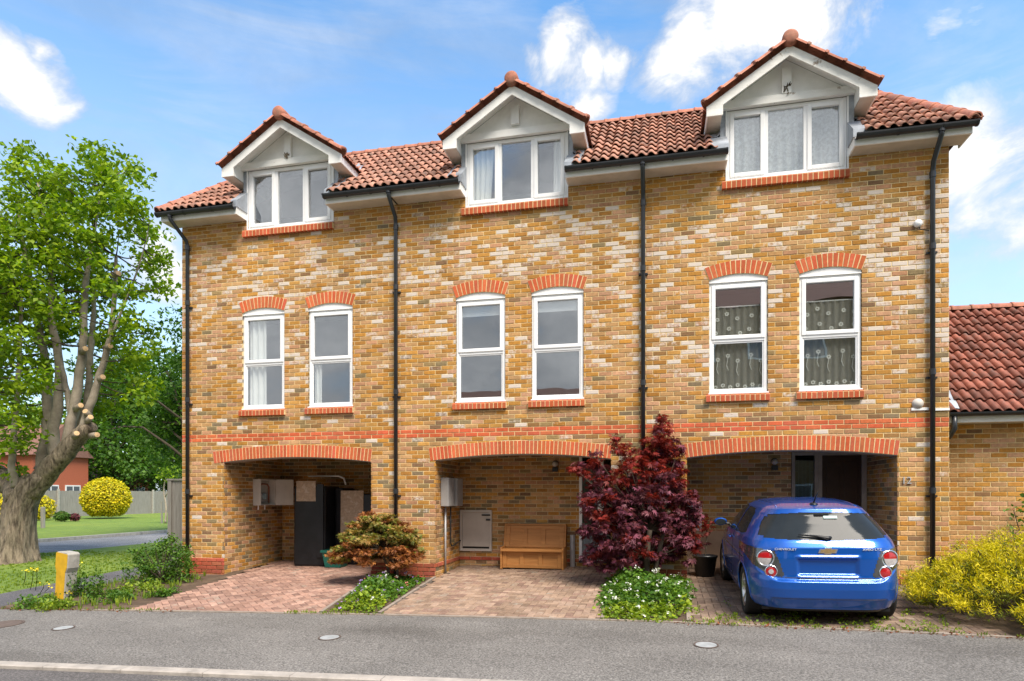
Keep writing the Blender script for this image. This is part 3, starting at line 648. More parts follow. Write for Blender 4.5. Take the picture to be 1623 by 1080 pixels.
def half_round(name, r, ln, m, taper=.9, n=10):
    mb = MB(); vs = []
    for y, q in ((0, r), (ln*.16, r*1.0), (ln*.161, r*.93), (ln, r*taper*.97)):
        for k in range(n+1):
            a = math.pi*k/n; vs.append((math.cos(a)*q, y, math.sin(a)*q-.02))
    for y, q in ((0, r*.8),):
        for k in range(n+1):
            a = math.pi*k/n; vs.append((math.cos(a)*q, y, math.sin(a)*q-.02))
    w = n+1; fs = [(j*w+k, j*w+k+1, (j+1)*w+k+1, (j+1)*w+k) for j in range(3) for k in range(n)]+[(4*w+k, 4*w+k+1, k+1, k) for k in range(n)]
    return mb.add(vs, fs).mesh(name, m, True)
HIPT = half_round('hip_tile', .105, .33, Mt['vtile'])
def along(a, b, roll=0):
    "rotation that lays a half round tile (long axis local y, crown local z) from a to b"
    y = (Vector(b)-Vector(a)).normalized(); x = y.cross(Vector((0, 0, 1))).normalized(); z = x.cross(y)
    m = Matrix((x, y, z)).transposed(); return m.to_euler()
HIPL = ((-.22, EY, EZ), (.98, RY, RIDZ)); HIPR = ((13.70, EY, EZ), (12.72, RY, RIDZ))
def dormer_over(x, y):
    for c in DC:
        d = abs(x-c)
        if d < 1.02 and roof_z(y) < 8.60-.70*d: return True
        if d < 1.30 and roof_z(y) < 8.62-.70*d and roof_z(y) > 7.62: return True
    return False
houses = []
LAB = ['left brick townhouse of the terrace, open carport holding black wrapped furniture',
       'middle brick townhouse of the terrace, wooden bench in its open carport',
       'right brick townhouse of the terrace, peeling dormer above and blue car below']
for hi in range(3):
    xa, xb = HX[hi]; rg = random.Random(50+hi)
    H = empty('townhouse', ((xa+xb)/2, .5, g((xa+xb)/2, 0)), LAB[hi], 'house', 'terrace of three brick townhouses'); houses.append(H)
    c0, c1, a0, a1, dep = CARP[hi]; wins = WINX[hi]; dc = DC[hi]
    holes = [(c0, c1, -1, 2.30), (a0, a1, 2.2, 2.30)]+[(w, w+WW, WZ0, 5.16) for w in wins]+[(dc-DW, dc+DW, DZ0, 9)]
    # mortar wall with its openings, built in columns
    mb = MB(); solid = [(c0-.009, c1+.009, -1, 2.262)]+[(w, w+WW, WZ0, 5.132) for w in wins]+[(dc-DW, dc+DW, DZ0, 9)]
    cuts = sorted(set([xa, xb]+[v for s_ in solid for v in s_[:2]]))
    for p, q in zip(cuts[:-1], cuts[1:]):
        iv = sorted((s_[2], s_[3]) for s_ in solid if s_[0] < (p+q)/2 < s_[1]); z = -.35
        for lo, up in iv+[(WTOP, 99)]:
            if lo > z: mb.box(p, q, .006, .11, z, min(lo, WTOP))
            z = max(z, up)
            if z > WTOP: break
    # arch heads are cut as a curve: remove the flat part of the columns over the crown by thin fillers
    wall = mb.build('wall', Mt['mortar'], H)
    bw = Brickwork(11+hi)
    sp = lambda r, zb: 'red' if r in (30, 31) else ('plinth' if r < 0 else None)
    bw.face((0, 0), 0, xa if hi == 0 else xa+.0, xb, -.30, WTOP, 'front', holes, sp)
    # carport inside: left wall, right wall, back wall
    gz = min(g(c0, 0), g(c1, 0))-.1
    sp2 = lambda r, zb: 'plinth' if r < 0 and hi == 1 and zb > .2 else None
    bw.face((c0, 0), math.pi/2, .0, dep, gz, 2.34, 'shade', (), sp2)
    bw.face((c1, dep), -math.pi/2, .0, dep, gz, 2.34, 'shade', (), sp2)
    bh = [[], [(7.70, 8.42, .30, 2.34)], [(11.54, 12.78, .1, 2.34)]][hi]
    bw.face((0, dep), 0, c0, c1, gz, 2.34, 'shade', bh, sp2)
    cm = MB(); cm.box(c0-.10, c0-.006, .111, dep+.1, -.35, 2.40); cm.box(c1+.006, c1+.10, .111, dep+.1, -.35, 2.40)
    bx0 = c0-.006
    for h_ in bh: cm.box(bx0, h_[0], dep+.006, dep+.12, -.35, 2.40); cm.box(h_[0], h_[1], dep+.006, dep+.12, -.35, h_[2]+.0); cm.box(h_[0], h_[1], dep+.006, dep+.12, 2.34, 2.40); bx0 = h_[1]
    if c1+.006-bx0 > .001: cm.box(bx0, c1+.006, dep+.006, dep+.12, -.35, 2.40)
    # reveal strips between the front wall and the inside walls
    cm.box(c0-.10, c0-.0065, .008, .1105, -.35, 2.10); cm.box(c1+.0065, c1+.10, .008, .1105, -.35, 2.10)
    cm.build('carport_wall', Mt['mortar_dark'], H)
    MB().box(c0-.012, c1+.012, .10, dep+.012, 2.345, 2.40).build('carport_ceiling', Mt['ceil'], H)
    bw.finish(wall)
    # arches
    voussoirs(H, a0, a1, 2.145, .105, .228, 46, .1, rg=rg)
    cx, cz, Rr = arc((a0+a1)/2, (a1-a0)/2, 2.145, .105); lt = MB(); n = 20
    for i in range(n):
        X0 = a0+(a1-a0)*i/n; X1 = a0+(a1-a0)*(i+1)/n; f = lambda X: cz+math.sqrt(max(0, Rr*Rr-(X-cx)**2))
        lt.prism([(X0, f(X0)-.012), (X1, f(X1)-.012), (X1, f(X1)-.001), (X0, f(X0)-.001)], .004, .30)
        lt.prism([(X0, f(X0)-.001), (X1, f(X1)-.001), (X1, 2.36), (X0, 2.36)], .102, .14)
    lt.build('arch_former', Mt['greyframe'], H)
    for w in wins:
        voussoirs(H, w, w+WW, 5.04, .08, .214, 13, .1, rg=rg)
        sill(H, w-.055, w+WW+.03, 3.165, .115, rg)
        first_floor_window(H, w)
    # hidden walls, floors, rooms
    o = MB(); 
    if hi == 0: o.box(-.0, .09, .112, 3.7, -.4, WTOP)
    if hi == 2: o.box(13.41, 13.5, .112, 3.7, -.4, WTOP)
    o.box(xa, xb, 3.7, 3.8, -.4, WTOP)
    o.build('outer_wall', Mt['sidebrick'], H)
    o = MB(); o.box(xa+.1, xb-.1, .13, 3.68, 2.45, 2.62); o.box(xa+.1, xb-.1, .13, 3.68, 5.55, 5.7)
    o.box(xa+.01, xa+.09, .12, 3.68, 2.62, 7.2) if hi else None
    o.box(xa+.1, xb-.1, 2.6, 2.66, 2.62, 8.0); o.build('room', Mt['plaster'], H)
    # ---------------------------------------------------------- eaves
    x_l = -.20 if hi == 0 else xa; x_r = 13.68 if hi == 2 else xb
    fa = MB(); so_ = MB(); gu = []
    for p, q, endl, endr in ((x_l, dc-DW-.02, hi == 0, True), (dc+DW+.02, x_r, True, hi == 2)):
        fa = MB(); fa.box(p, q, -.325, -.30, WTOP-.01, EZ-.01)
        if endl and p != x_l or (hi == 0 and p == x_l): fa.box(p, p+.02, -.30, .11, WTOP-.01, EZ-.01)
        if endr and q != x_r or (hi == 2 and q == x_r): fa.box(q-.02, q, -.30, .11, WTOP-.01, EZ-.01)
        fa.build('fascia', Mt['wood_white'], H); so_ = MB()
        so_.box(p+.02, q-.02, -.30, .012, WTOP-.008, WTOP+.008); so_.build('soffit', Mt['soffit'], H)
        gu.append((p-(.05 if p == x_l and hi == 0 else 0), q+(.05 if q == x_r and hi == 2 else 0)))
    for p, q in gu:
        gm = MB(); n = 10; vs = []
        for X in (p, q):
            for k in range(n+1):
                a = math.pi+math.pi*k/n; vs.append((X, -.39+.062*math.cos(a), EZ-.03+.068*math.sin(a)))
            for k in range(n, -1, -1):
                a = math.pi+math.pi*k/n; vs.append((X, -.39+.052*math.cos(a), EZ-.03+.056*math.sin(a)))
        w = 2*(n+1); gm.add(vs, [(i, (i+1) % w, w+(i+1) % w, w+i) for i in range(w)]+[tuple(range(w)), tuple(range(2*w-1, w-1, -1))])
        go = gm.build('gutter', Mt['black'], H)
        for X in [p+.02, q-.02]+[p+(q-p)*t for t in (.36, .72)]:
            br = MB(); vs = []
            for dx in (-.012, .012):
                for k in range(n+1):
                    a = math.pi+math.pi*k/n; vs.append((X+dx, -.39+.069*math.cos(a), EZ-.03+.076*math.sin(a)))
            br.add(vs, [(k, k+1, n+2+k, n+1+k) for k in range(n)]); br.build('gutter_bracket', Mt['black'], go)
    # ---------------------------------------------------------- main roof
    def hip_x(hp, y): t = (y-EY)/(RY-EY); return hp[0][0]+(hp[1][0]-hp[0][0])*t
    rf = MB()
    def deck(p0, p1, ya):
        "front slope between two lines x(y)"
        vs = [(p0(ya), ya, roof_z(ya)-.03), (p1(ya), ya, roof_z(ya)-.03), (p1(RY), RY, RIDZ-.03), (p0(RY), RY, RIDZ-.03)]
        rf.add(vs+[(v[0], v[1], v[2]-.05) for v in vs], [(0, 1, 2, 3), (7, 6, 5, 4), (0, 4, 5, 1), (1, 5, 6, 2), (2, 6, 7, 3), (3, 7, 4, 0)])
    lx = (lambda y: hip_x(HIPL, y)) if hi == 0 else (lambda y: xa); rx = (lambda y: hip_x(HIPR, y)) if hi == 2 else (lambda y: xb)
    deck(lx, lambda y: dc-.99, EY); deck(lambda y: dc+.99, rx, EY); deck(lambda y: dc-.99, lambda y: dc+.99, .95)
    rx1 = rx(RY); lx1 = lx(RY)
    rf.add([(lx1, RY, RIDZ-.03), (rx1, RY, RIDZ-.03), (xb if hi < 2 else 13.7, 4.05, EZ-.03), (xa if hi else -.22, 4.05, EZ-.03)], [(0, 1, 2, 3)])
    if hi == 0: rf.add([HIPL[0], HIPL[1], (-.22, 4.05, EZ)], [(0, 1, 2)])
    if hi == 2: rf.add([HIPR[0], HIPR[1], (13.70, 4.05, EZ)], [(0, 2, 1)])
    roof = rf.build('roof', Mt['deck'], H)
    i0 = int(math.floor((x_l-.2)/TILE_W)); i1 = int(math.ceil((x_r+.2)/TILE_W)); rows = int((RY-EY)/math.cos(PITCH)/TILE_G)
    for i in range(i0, i1):
        X = i*TILE_W
        if not (x_l-.12 <= X+TILE_W/2 < x_r+.05): continue
        for j in range(rows):
            yy = EY-.0+j*TILE_G*math.cos(PITCH); xm = X+TILE_W/2; ym = yy+.12
            if xm < lx(max(yy, EY))+.0 and hi == 0 or xm > rx(max(yy, EY))-.0 and hi == 2: continue
            if dormer_over(xm, ym): continue
            inst('tile', TILE, roof, (X+rg.uniform(-.003, .003), yy, roof_z(yy)-.025+rg.uniform(-.002, .003)), (PITCH+rg.uniform(-.008, .008), rg.uniform(-.01, .01), rg.uniform(-.01, .01)))
    hl = {0: [HIPL], 1: [], 2: [HIPR]}[hi]
    for a, b in hl:
        a, b = Vector(a), Vector(b); n = int((b-a).length/.3); eu = along(a, b)
        for k in range(n): p = a.lerp(b, k*.3/(b-a).length); inst('hip_tile', HIPT, roof, p+Vector((0, 0, .012)), eu)
    k = lx1
    while k < rx1-.1: inst('ridge_tile', HIPT, roof, (k, RY, RIDZ+.0), (0, 0, -math.pi/2)); k += .3
    # ---------------------------------------------------------- dormer
    pm = Mt['peel'] if hi == 2 else Mt['wood_white']; y0 = -.30; ap = 8.50; hw = 1.235; sl_ = (ap-7.70)/hw
    dz = lambda d: ap-sl_*d
    dor = MB().prism([(dc-1.0, DZ1+.01), (dc+1.0, DZ1+.01), (dc+1.0, dz(1.0)-.04), (dc, ap-.04), (dc-1.0, dz(1.0)-.04)], -.02, .02).build('dormer', Mt['wood_white'], H)
    for s_ in (-1, 1):      # cheeks clad in lead
        db = MB(); xo = dc+s_*1.0; xi = dc+s_*.90; p, q = min(xo, xi), max(xo, xi)
        db.add([(xo, .062, 6.72), (xo, .062, dz(1.0)), (xo, 1.2, dz(1.0)), (xo, .40, roof_z(.0))], [(0, 1, 2, 3)])
        db.box(p, q, .010, .06, 6.70, DZ1+.05); db.build('cheek', Mt['lead'], dor)
    for s_ in (-1, 1):      # lead flashing dressed over the tiles beside each cheek
        fl = MB(); vs = []; n = 14
        for k in range(n+1):
            ya = -.02+k*.062
            for q, dx in enumerate((.0, .05, .12, .18)): vs.append((dc+s_*(1.0+dx), ya, roof_z(ya)+(.10 if q == 0 else .050)+.010*math.sin(k*1.9+q*1.3)-(.02 if q == 3 else 0)))
        fl.add(vs, [(4*k+q, 4*k+q+1, 4*k+q+5, 4*k+q+4) for k in range(n) for q in range(3)]); fl.build('lead_flashing', Mt['lead'], dor, True)
        p, q = sorted((dc+s_*.897, dc+s_*1.16)); ap_ = MB()      # lead apron that closes the eaves beside the window
        ap_.add([(p, -.33, EZ-.03), (q, -.33, EZ-.03), (q, .008, EZ-.03), (p, .008, EZ-.03), (p, -.33, roof_z(-.33)+.035), (q, -.33, roof_z(-.33)+.035), (q, .008, roof_z(.0)+.05), (p, .008, roof_z(.0)+.05)], [(0,3,2,1),(4,5,6,7),(0,1,5,4),(1,2,6,5),(2,3,7,6),(3,0,4,7)])
        ap_.build('lead_apron', Mt['lead'], dor)
    dr = MB()
    for s_ in (-1, 1):
        vs = [(dc, y0+.02, ap), (dc, 1.75, ap), (dc+s_*hw, .95, dz(hw)), (dc+s_*hw, y0+.02, dz(hw))]
        dr.add(vs+[(v[0], v[1], v[2]-.03) for v in vs], [(0, 1, 2, 3), (4, 5, 6, 7), (0, 3, 7, 4), (2, 3, 7, 6)])
    dr.build('dormer_roof', Mt['deck'], dor)
    ts = MB(); n = 4
    for s_ in (-1, 1):      # tile courses on the dormer slopes
        for k in range(5):
            d0 = hw+.05-k*.27; d1 = max(0, d0-.3); rows_ = []
            y_end = .9+(hw-d0)*.7; vs = []; m_ = 36
            for q in range(m_+1):
                Y = y0+.08+(y_end-y0)*q/m_; wv = .03*abs(math.sin(q*math.pi/4)); vs += [(dc+s_*d0, Y, dz(d0)+.035+wv), (dc+s_*d1, Y, dz(d1)+.012+wv), (dc+s_*d0, Y, dz(d0)+.01+wv)]
            ts.add(vs, [(3*q, 3*q+1, 3*q+4, 3*q+3) for q in range(m_)]+[(3*q, 3*q+3, 3*q+5, 3*q+2) for q in range(m_)])
    ts.build('dormer_tiles', Mt['vtile'], dor)
    # barge boards, gable board, beam, post
    for s_ in (-1, 1):
        bb = MB(); X = lambda d: dc+s_*d
        poly = [(X(0), ap-.005), (X(hw), dz(hw)-.005), (X(hw), dz(hw)-.155), (X(hw-.25), dz(hw)-.155), (X(hw-.25), dz(hw-.25)-.16), (X(0), ap-.165)]
        bb.prism(poly, y0-.025, y0+.0); o = bb.build('barge_board', pm, dor)
        ev = MB(); p, q = sorted((X(hw-.005), X(hw-.03)))
        ev.box(p, q, y0, .80, dz(hw)-.15, dz(hw)-.01); p, q = sorted((X(hw-.035), X(1.0)))
        ev.build('dormer_fascia', Mt['wood_white'], dor)
        MB().box(p, q, y0+.004, .75, dz(hw)-.15, dz(hw)-.135).build('dormer_soffit', Mt['soffit'], dor)
    MB().box(dc-1.0, dc+1.0, -.075, -.022, DZ1+.005, DZ1+.125).build('gable_beam', pm if hi != 0 else Mt['peel'], dor)
    MB().box(dc-.07, dc+.07, -.085, -.023, DZ1+.126 if hi != 1 else DZ1+.20, ap-.2).build('gable_post', Mt['wood_white'], dor)
    for s_ in (-1, 1): MB().box(*sorted((dc+s_*1.0, dc+s_*1.018)), y0+.0, .009, dz(hw)-.149, dz(1.0)-.032).build('eave_end', Mt['wood_white'], dor)
    un = MB()
    for s_ in (-1, 1): un.add([(dc, y0+.0, ap-.035), (dc+s_*1.0, y0, dz(1.0)-.035), (dc+s_*1.0, -.02, dz(1.0)-.035), (dc, -.02, ap-.035)], [(0, 1, 2, 3)])
    un.build('gable_soffit', Mt['wood_white'], dor)
    if hi != 1:      # rotten wood at the foot of the post
        rt = MB(); 
        for k in range(14): a = dc+rg.uniform(-.05, .05); zz = DZ1+.10+rg.uniform(0, .14 if hi == 2 else .09); rt.tube([(a, -.088, zz), (a+rg.uniform(-.03, .03), -.098, zz+rg.uniform(.02, .06))], [.012, .004], 5)
        rt.build('rotten_wood', Mt['rust'] if False else Mt['bark'], dor)
    for s_ in (-1, 1):       # verge tiles: a flange over the barge board and a rounded back, lapped upwards
        nV = 5; L0 = math.hypot(hw+.03, sl_*(hw+.03)); ln = L0/nV; key = ('verge', nV)
        if key not in SILLB:
            sec = [(-.045, -.055), (-.06, -.04), (-.066, .02), (-.055, .06), (-.03, .088), (.01, .1), (.06, .088), (.11, .06), (.12, .02)]; vs = []; K = len(sec)
            for q, k in ((0, 1.14), (ln*.15, 1.13), (ln*.155, 1.0), (ln+.02, .95)):
                vs += [(y_*k, q, z_*k) for y_, z_ in sec]
            vs += [(y_*.8, 0, z_*.8) for y_, z_ in sec]
            fs = [(j*K+i, j*K+i+1, (j+1)*K+i+1, (j+1)*K+i) for j in range(3) for i in range(K-1)]+[(4*K+i, 4*K+i+1, i+1, i) for i in range(K-1)]
            SILLB[key] = (MB().add(vs, fs).mesh('verge_tile', Mt['vtile'], True), MB().add([(-x_, y_, z_) for x_, y_, z_ in vs], fs).mesh('verge_tile', Mt['vtile'], True))
        for k in range(nV):
            d = (hw+.03)*(1-k/nV); a = Vector((dc+s_*d, y0-.0, dz(d)+.03)); b = Vector((dc, y0-.0, ap+.03)); inst('verge_tile', SILLB[key][1 if s_ > 0 else 0], dor, a, along(a, b))
    MB().lathe([(0, -.02), (.085, -.02), (.115, .0), (.118, .03), (.118, .25)], 20, Matrix.Translation((dc, y0-.10, ap+.075)) @ Matrix.Rotation(-math.pi/2, 4, 'X')).build('ridge_end', Mt['vtile'], dor, True)
    k = y0+.2
    while k < 1.6: inst('ridge_tile', HIPT, dor, (dc, k, ap+.05), (0, 0, 0)); k += .3
    # dormer window: three lights
    wx0, wx1 = dc-DW, dc+DW; mb = MB(); frame_box(mb, wx0+.002, wx1-.002, DZ0+.02, DZ1, .06, .012, .09)
    third = (wx1-wx0)/3; 
    for k in (1, 2): mb.box(wx0+third*k-.035, wx0+third*k+.035, .014, .088, DZ0+.081, DZ1-.061)
    mb.box(wx0-.01, wx1+.01, -.03, .014, DZ0, DZ0+.02)
    dwn = mb.build('dormer_window', Mt['white'], H); bevel(dwn, .006)
    for k in range(3):
        p = wx0+third*k+(.062 if k == 0 else .037); q = wx0+third*(k+1)-(.062 if k == 2 else .037)
        i = .012
        if k != 1:
            sb = MB(); frame_box(sb, p-.018, q+.018, DZ0+.064, DZ1-.045, .066, -.004, .05); s_ = sb.build('sash', Mt['white'], dwn); bevel(s_, .008); i = .05
        MB().box(p+i-.013, q-i+.013, .045, .051, DZ0+.07+i, DZ1-.05-i).build('pane', Mt['glass'], dwn)
    sill(H, wx0-.09, wx1+.03, DZ0-.005, .125, rg, .07)
    # trims where the eaves stop at the dormer
    for X in (wx0, wx1): MB().box(X-.022 if X == wx0 else X, X if X == wx0 else X+.022, -.31 if False else -.012, .011, DZ0+.0, DZ1).build('corner_trim', Mt['white'], dwn)

# downpipes, each a part of the house it stands on
for i, X in enumerate(PIPE):
    H = houses[max(0, min(2, i-1))] if i else houses[0]
    zb = g(X, -.1)+.02; pts = [(X-(.12 if i == 0 else 0), -.39, EZ-.06), (X-(.12 if i == 0 else 0), -.385, EZ-.16), (X, -.09, EZ-.48 if i == 0 else EZ-.42), (X, -.06, EZ-.58), (X, -.06, zb)]
    dp = MB().tube(pts, .036, 12).build('downpipe', Mt['black'], H, True)
    for q, zz in ((0, EZ-.08), (1, EZ-.6), (2, 5.3), (3, 3.4), (4, 1.6)):
        c = (pts[0][0], -.388) if q == 0 else (X, -.06)
        MB().tube([(c[0], c[1], zz-.045), (c[0], c[1], zz+.045)], .045, 12).build('collar', Mt['black'], dp)
        if q > 1:
            MB().box(X-.075, X+.075, -.035, -.0, zz-.1, zz-.07).build('bracket', Mt['black'], dp)

# ------------------------------------------------------------------ garage wing on the right
GY = .44; GX0, GX1, GTOP = 13.5, 17.0, 2.64
G = empty('garage_wing', (15.5, 1.5, g(15.5, 0)), 'low brick wing with red pantile roof joining the right townhouse', 'building')
gw = MB().box(GX0, GX1, GY+.006, GY+.11, -.3, GTOP).build('wall', Mt['mortar'], G)
bw = Brickwork(77); bw.face((0, GY), 0, GX0, GX1, -.05, GTOP, 'garage', shift=.07); bw.finish(gw)
MB().box(GX0, GX1, .14, .165, GTOP+.0, GTOP+.135).build('fascia', Mt['peel'], G)
MB().box(GX0, GX1, .166, GY, GTOP+.002, GTOP+.016).build('soffit', Mt['soffit'], G)
def gutter_run(parent, x0, x1, yc, zc):
    gm = MB(); n = 10; vs = []
    for X in (x0, x1):
        for k in range(n+1):
            a = math.pi+math.pi*k/n; vs.append((X, yc+.062*math.cos(a), zc+.06*math.sin(a)))
        for k in range(n, -1, -1):
            a = math.pi+math.pi*k/n; vs.append((X, yc+.052*math.cos(a), zc+.05*math.sin(a)))
    w = 2*(n+1); gm.add(vs, [(i, (i+1) % w, w+(i+1) % w, w+i) for i in range(w)]+[tuple(range(w)), tuple(range(2*w-1, w-1, -1))])
    return gm.build('gutter', Mt['black'], parent)
gg = gutter_run(G, GX0+.02, GX1, .075, GTOP+.145)
MB().tube([(13.60, .075, GTOP+.10), (13.60, .075, GTOP-.10), (13.56, .16, GTOP-.22), (13.51, .30, GTOP-.26)], .038, 12).build('downpipe', Mt['black'], G, True)
GP = math.radians(41); GEZ = GTOP+.15; GEY = .10; GRY = 2.62; grz = lambda y: GEZ+(y-GEY)*math.tan(GP)
d_ = MB(); vs = [(GX0, GEY, GEZ-.03), (GX1, GEY, GEZ-.03), (GX1, GRY, grz(GRY)-.03), (GX0, GRY, grz(GRY)-.03), (GX1, 5.1, GEZ), (GX0, 5.1, GEZ)]
d_.add(vs, [(0, 1, 2, 3), (3, 2, 4, 5)]); groof = d_.build('roof', Mt['deck'], G)
rg = random.Random(5); j = 0
while True:
    yy = GEY-.0+j*.30*math.cos(GP)
    if yy > GRY-.1: break
    for i in range(0, 23):
        X = GX0+.03+i*.147
        inst('tile', TILE_R, groof, (X+rg.uniform(-.003, .003), yy, grz(yy)-.022+rg.uniform(-.002, .003)), (GP+rg.uniform(-.008, .008), rg.uniform(-.012, .012), rg.uniform(-.01, .01)))
    j += 1
k = GX0+.02
while k < GX1-.3: inst('ridge_tile', HIPT, groof, (k, GRY, grz(GRY)+.01), (0, 0, -math.pi/2)); k += .33
MB().add([(13.502, .12, GEZ+.09), (13.70, .12, GEZ+.06), (13.70, 2.5, grz(2.5)+.06), (13.502, 2.5, grz(2.5)+.10)], [(0, 1, 2, 3)]).build('lead_flashing', Mt['lead'], G)
MB().box(GX1-.1, GX1, GY+.11, 5, -.3, GTOP).build('outer_wall', Mt['sidebrick'], G)

# ------------------------------------------------------------------ text helper
def text_obj(name, txt, size, m, parent, mtx, ext=.004, font_scale=(1, 1, 1)):
    cu = bpy.data.curves.new(name, 'FONT'); cu.body = txt; cu.size = size; cu.extrude = ext; cu.align_x = 'CENTER'; cu.align_y = 'CENTER'
    to = bpy.data.objects.new(name, cu); COL.objects.link(to); dg = bpy.context.evaluated_depsgraph_get()
    me = bpy.data.meshes.new_from_object(to.evaluated_get(dg)); bpy.data.objects.remove(to); me.materials.clear(); me.materials.append(m)
    me.transform(Matrix.Diagonal((*font_scale, 1))); me.transform(mtx)
    o = bpy.data.objects.new(name, me); link(o, parent); return o
def face_cam(x, y, z): return Matrix.Translation((x, y, z)) @ Matrix.Rotation(math.pi/2, 4, 'X')
def curtain(name, x0, x1, y, z0, z1, m, label, waves=6, amp=.025, group=None, tie=0.):
    mb = MB(); n = waves*8; mz = 10; vs = []
    for k in range(mz+1):
        t = k/mz; z = z0+(z1-z0)*t
        for i in range(n+1):
            s_ = i/n; X = x0+(x1-x0)*(s_*(1-tie*(1-t)) ); vs.append((X, y+amp*math.sin(s_*waves*2*math.pi)+.3*amp*math.sin(s_*waves*5.3+2*t), z))
    w = n+1; mb.add(vs, [(k*w+i, k*w+i+1, (k+1)*w+i+1, (k+1)*w+i) for k in range(mz) for i in range(n)])
    return mb.build(name, m, None, True, label=label, cat='curtain', group=group)
curtain('curtain', 1.44, 1.80, .125, 3.2, 4.95, Mt['curtain'], 'white curtain at the left first floor window of the left house', 3)
curtain('curtain', 2.83, 2.98, .125, 3.2, 4.0, Mt['curtain'], 'narrow pale curtain in the right first floor window of the left house', 2)
curtain('curtain', 5.97, 6.36, .125, 6.66, 7.70, Mt['curtain'], 'white curtain at the left edge of the middle dormer window', 4, tie=.2)
curtain('curtain', 7.42, 7.62, .125, 6.66, 7.70, Mt['curtain'], 'white curtain at the right edge of the middle dormer window', 3)
for w, sd_ in zip(WINX[1], ('left', 'right')):
    tag(MB().box(w+.06, w+WW-.06, .105, .11, 4.72, 4.97).build('roller_blind', Mt['blind']), f'pale blind pulled part way down the {sd_} first floor window of the middle house', 'blind')
curtain('net_curtain', DC[2]-.84, DC[2]+.84, .115, 6.66, 7.72, Mt['net2'], 'patterned lace curtain filling the right dormer window', 13, .015)
for w, sd_ in zip(WINX[2], ('left', 'right')):
    rg = random.Random(9); root = empty('net_curtain', (w+WW/2, .17, 3.22), f'lace cafe curtain with white flowers in the {sd_} first floor window of the right house', 'curtain', 'lace cafe curtains')
    mb = MB(); n = 64; vs = []
    for z in (3.22, 4.62):
        for i in range(n+1): vs.append((w+.06+(WW-.12)*i/n, .125+.012*math.sin(i*.75), z))
    mb.add(vs, [(i, i+1, n+2+i, n+1+i) for i in range(n)]); mb.build('net', Mt['net'], root, True)
    MB().tube([(w+.05, .125, 4.62), (w+WW-.05, .125, 4.62)], .012, 8).build('curtain_rod', Mt['curtain'], root)
    fm = MB()
    for k in range(6):
        a = k*math.pi/3; fm.lathe([(0, 0), (.0115, 0)], 7, Matrix.Translation((.02*math.cos(a), 0, .02*math.sin(a))) @ Matrix.Rotation(math.pi/2, 4, 'X'))
    fme = fm.mesh('lace_flower', Mt['flower'])
    spots = [(w+.14+.17*i+rg.uniform(-.03, .03), z+.06*(i % 2)+rg.uniform(-.03, .03)) for z in (4.42, 4.2, 3.74) for i in range(5)]+[(w+.11+.115*i, 3.30+.03*(i % 2)) for i in range(7)]
    for X, z in spots: inst('lace_flower', fme, root, (X, .105, z), (0, rg.uniform(0, 1), 0), scale=(1.15,)*3)
    st = MB()
    for X, z in spots[10:15]: st.tube([(X, .107, z-.03), (X-.02, .107, z-.16), (X+.01, .107, z-.24)], .006, 5)
    st.build('lace_stem', Mt['flower'], root, kind='stuff')

# ------------------------------------------------------------------ small fittings on the front
num = empty('house_number', (12.915, 0, 1.75), 'small metal house number 12 on the right pier', 'number')
text_obj('digits', '12', .15, Mt['steel'], num, face_cam(12.915, -.012, 1.75), .006)
tag(MB().lathe([(0, .05), (.035, .05), (.045, .04), (.075, .03), (.08, .0)], 20, Matrix.Translation((13.07, -.002, 2.93)) @ Matrix.Rotation(math.pi/2, 4, 'X')).build('wall_vent', Mt['hatch'], None, True), 'round cream wall vent beside the right downpipe', 'vent')
cs = empty('cable_cover', (13.2, 0, 2.85), 'white cable cover strip crossing behind the right downpipe', 'cable cover')
MB().box(12.98, 13.215, -.022, .004, 2.825, 2.865).build('strip', Mt['white'], cs); MB().box(13.295, 13.5, -.022, .004, 2.815, 2.85).build('strip', Mt['white'], cs)
sn = empty('wall_sensor', (13.07, 0, 5.68), 'small white sensor with black cable high on the right wall', 'sensor')
MB().lathe([(0, .06), (.045, .055), (.06, .03), (.06, 0)], 14, Matrix.Translation((13.07, -.002, 5.68)) @ Matrix.Rotation(math.pi/2, 4, 'X')).build('sensor_body', Mt['white'], sn, True)
MB().tube([(13.07, -.03, 5.64), (13.09, -.03, 5.59), (13.16, -.02, 5.57), (13.22, -.02, 5.56)], .007, 6).build('cable', Mt['black'], sn)

# ------------------------------------------------------------------ things in the carports
gf = lambda x, y: g(x, y)+.002
# open gas meter cupboard on the left carport wall
mc = empty('meter_cupboard', (.95, 1.15, 1.3), 'open cream meter cupboard on the inside wall of the left carport', 'meter box')
mb = MB(); y0_, y1_, z0_, z1_ = .92, 1.47, 1.31, 1.86; mb.box(.952, .965, y0_, y1_, z0_, z1_)
mb.box(.965, 1.13, y0_, y0_+.02, z0_, z1_); mb.box(.965, 1.13, y1_-.02, y1_, z0_, z1_); mb.box(.965, 1.13, y0_+.02, y1_-.02, z0_, z0_+.02); mb.box(.965, 1.13, y0_+.02, y1_-.02, z1_-.02, z1_)
mb.build('cabinet', Mt['meterwhite'], mc)
MB().add([(1.13, 1.47, 1.31), (1.46, 1.62, 1.31), (1.46, 1.62, 1.86), (1.13, 1.47, 1.86), (1.125, 1.485, 1.31), (1.455, 1.635, 1.31), (1.455, 1.635, 1.86), (1.125, 1.485, 1.86)], [(0, 1, 2, 3), (4, 5, 6, 7), (0, 1, 5, 4), (1, 2, 6, 5), (2, 3, 7, 6), (3, 0, 4, 7)]).build('cabinet_door', Mt['meterwhite'], mc)
mm = MB().box(.97, 1.07, 1.03, 1.27, 1.37, 1.58).build('gas_meter', Mt['greybox'], mc); bevel(mm, .03, 3)
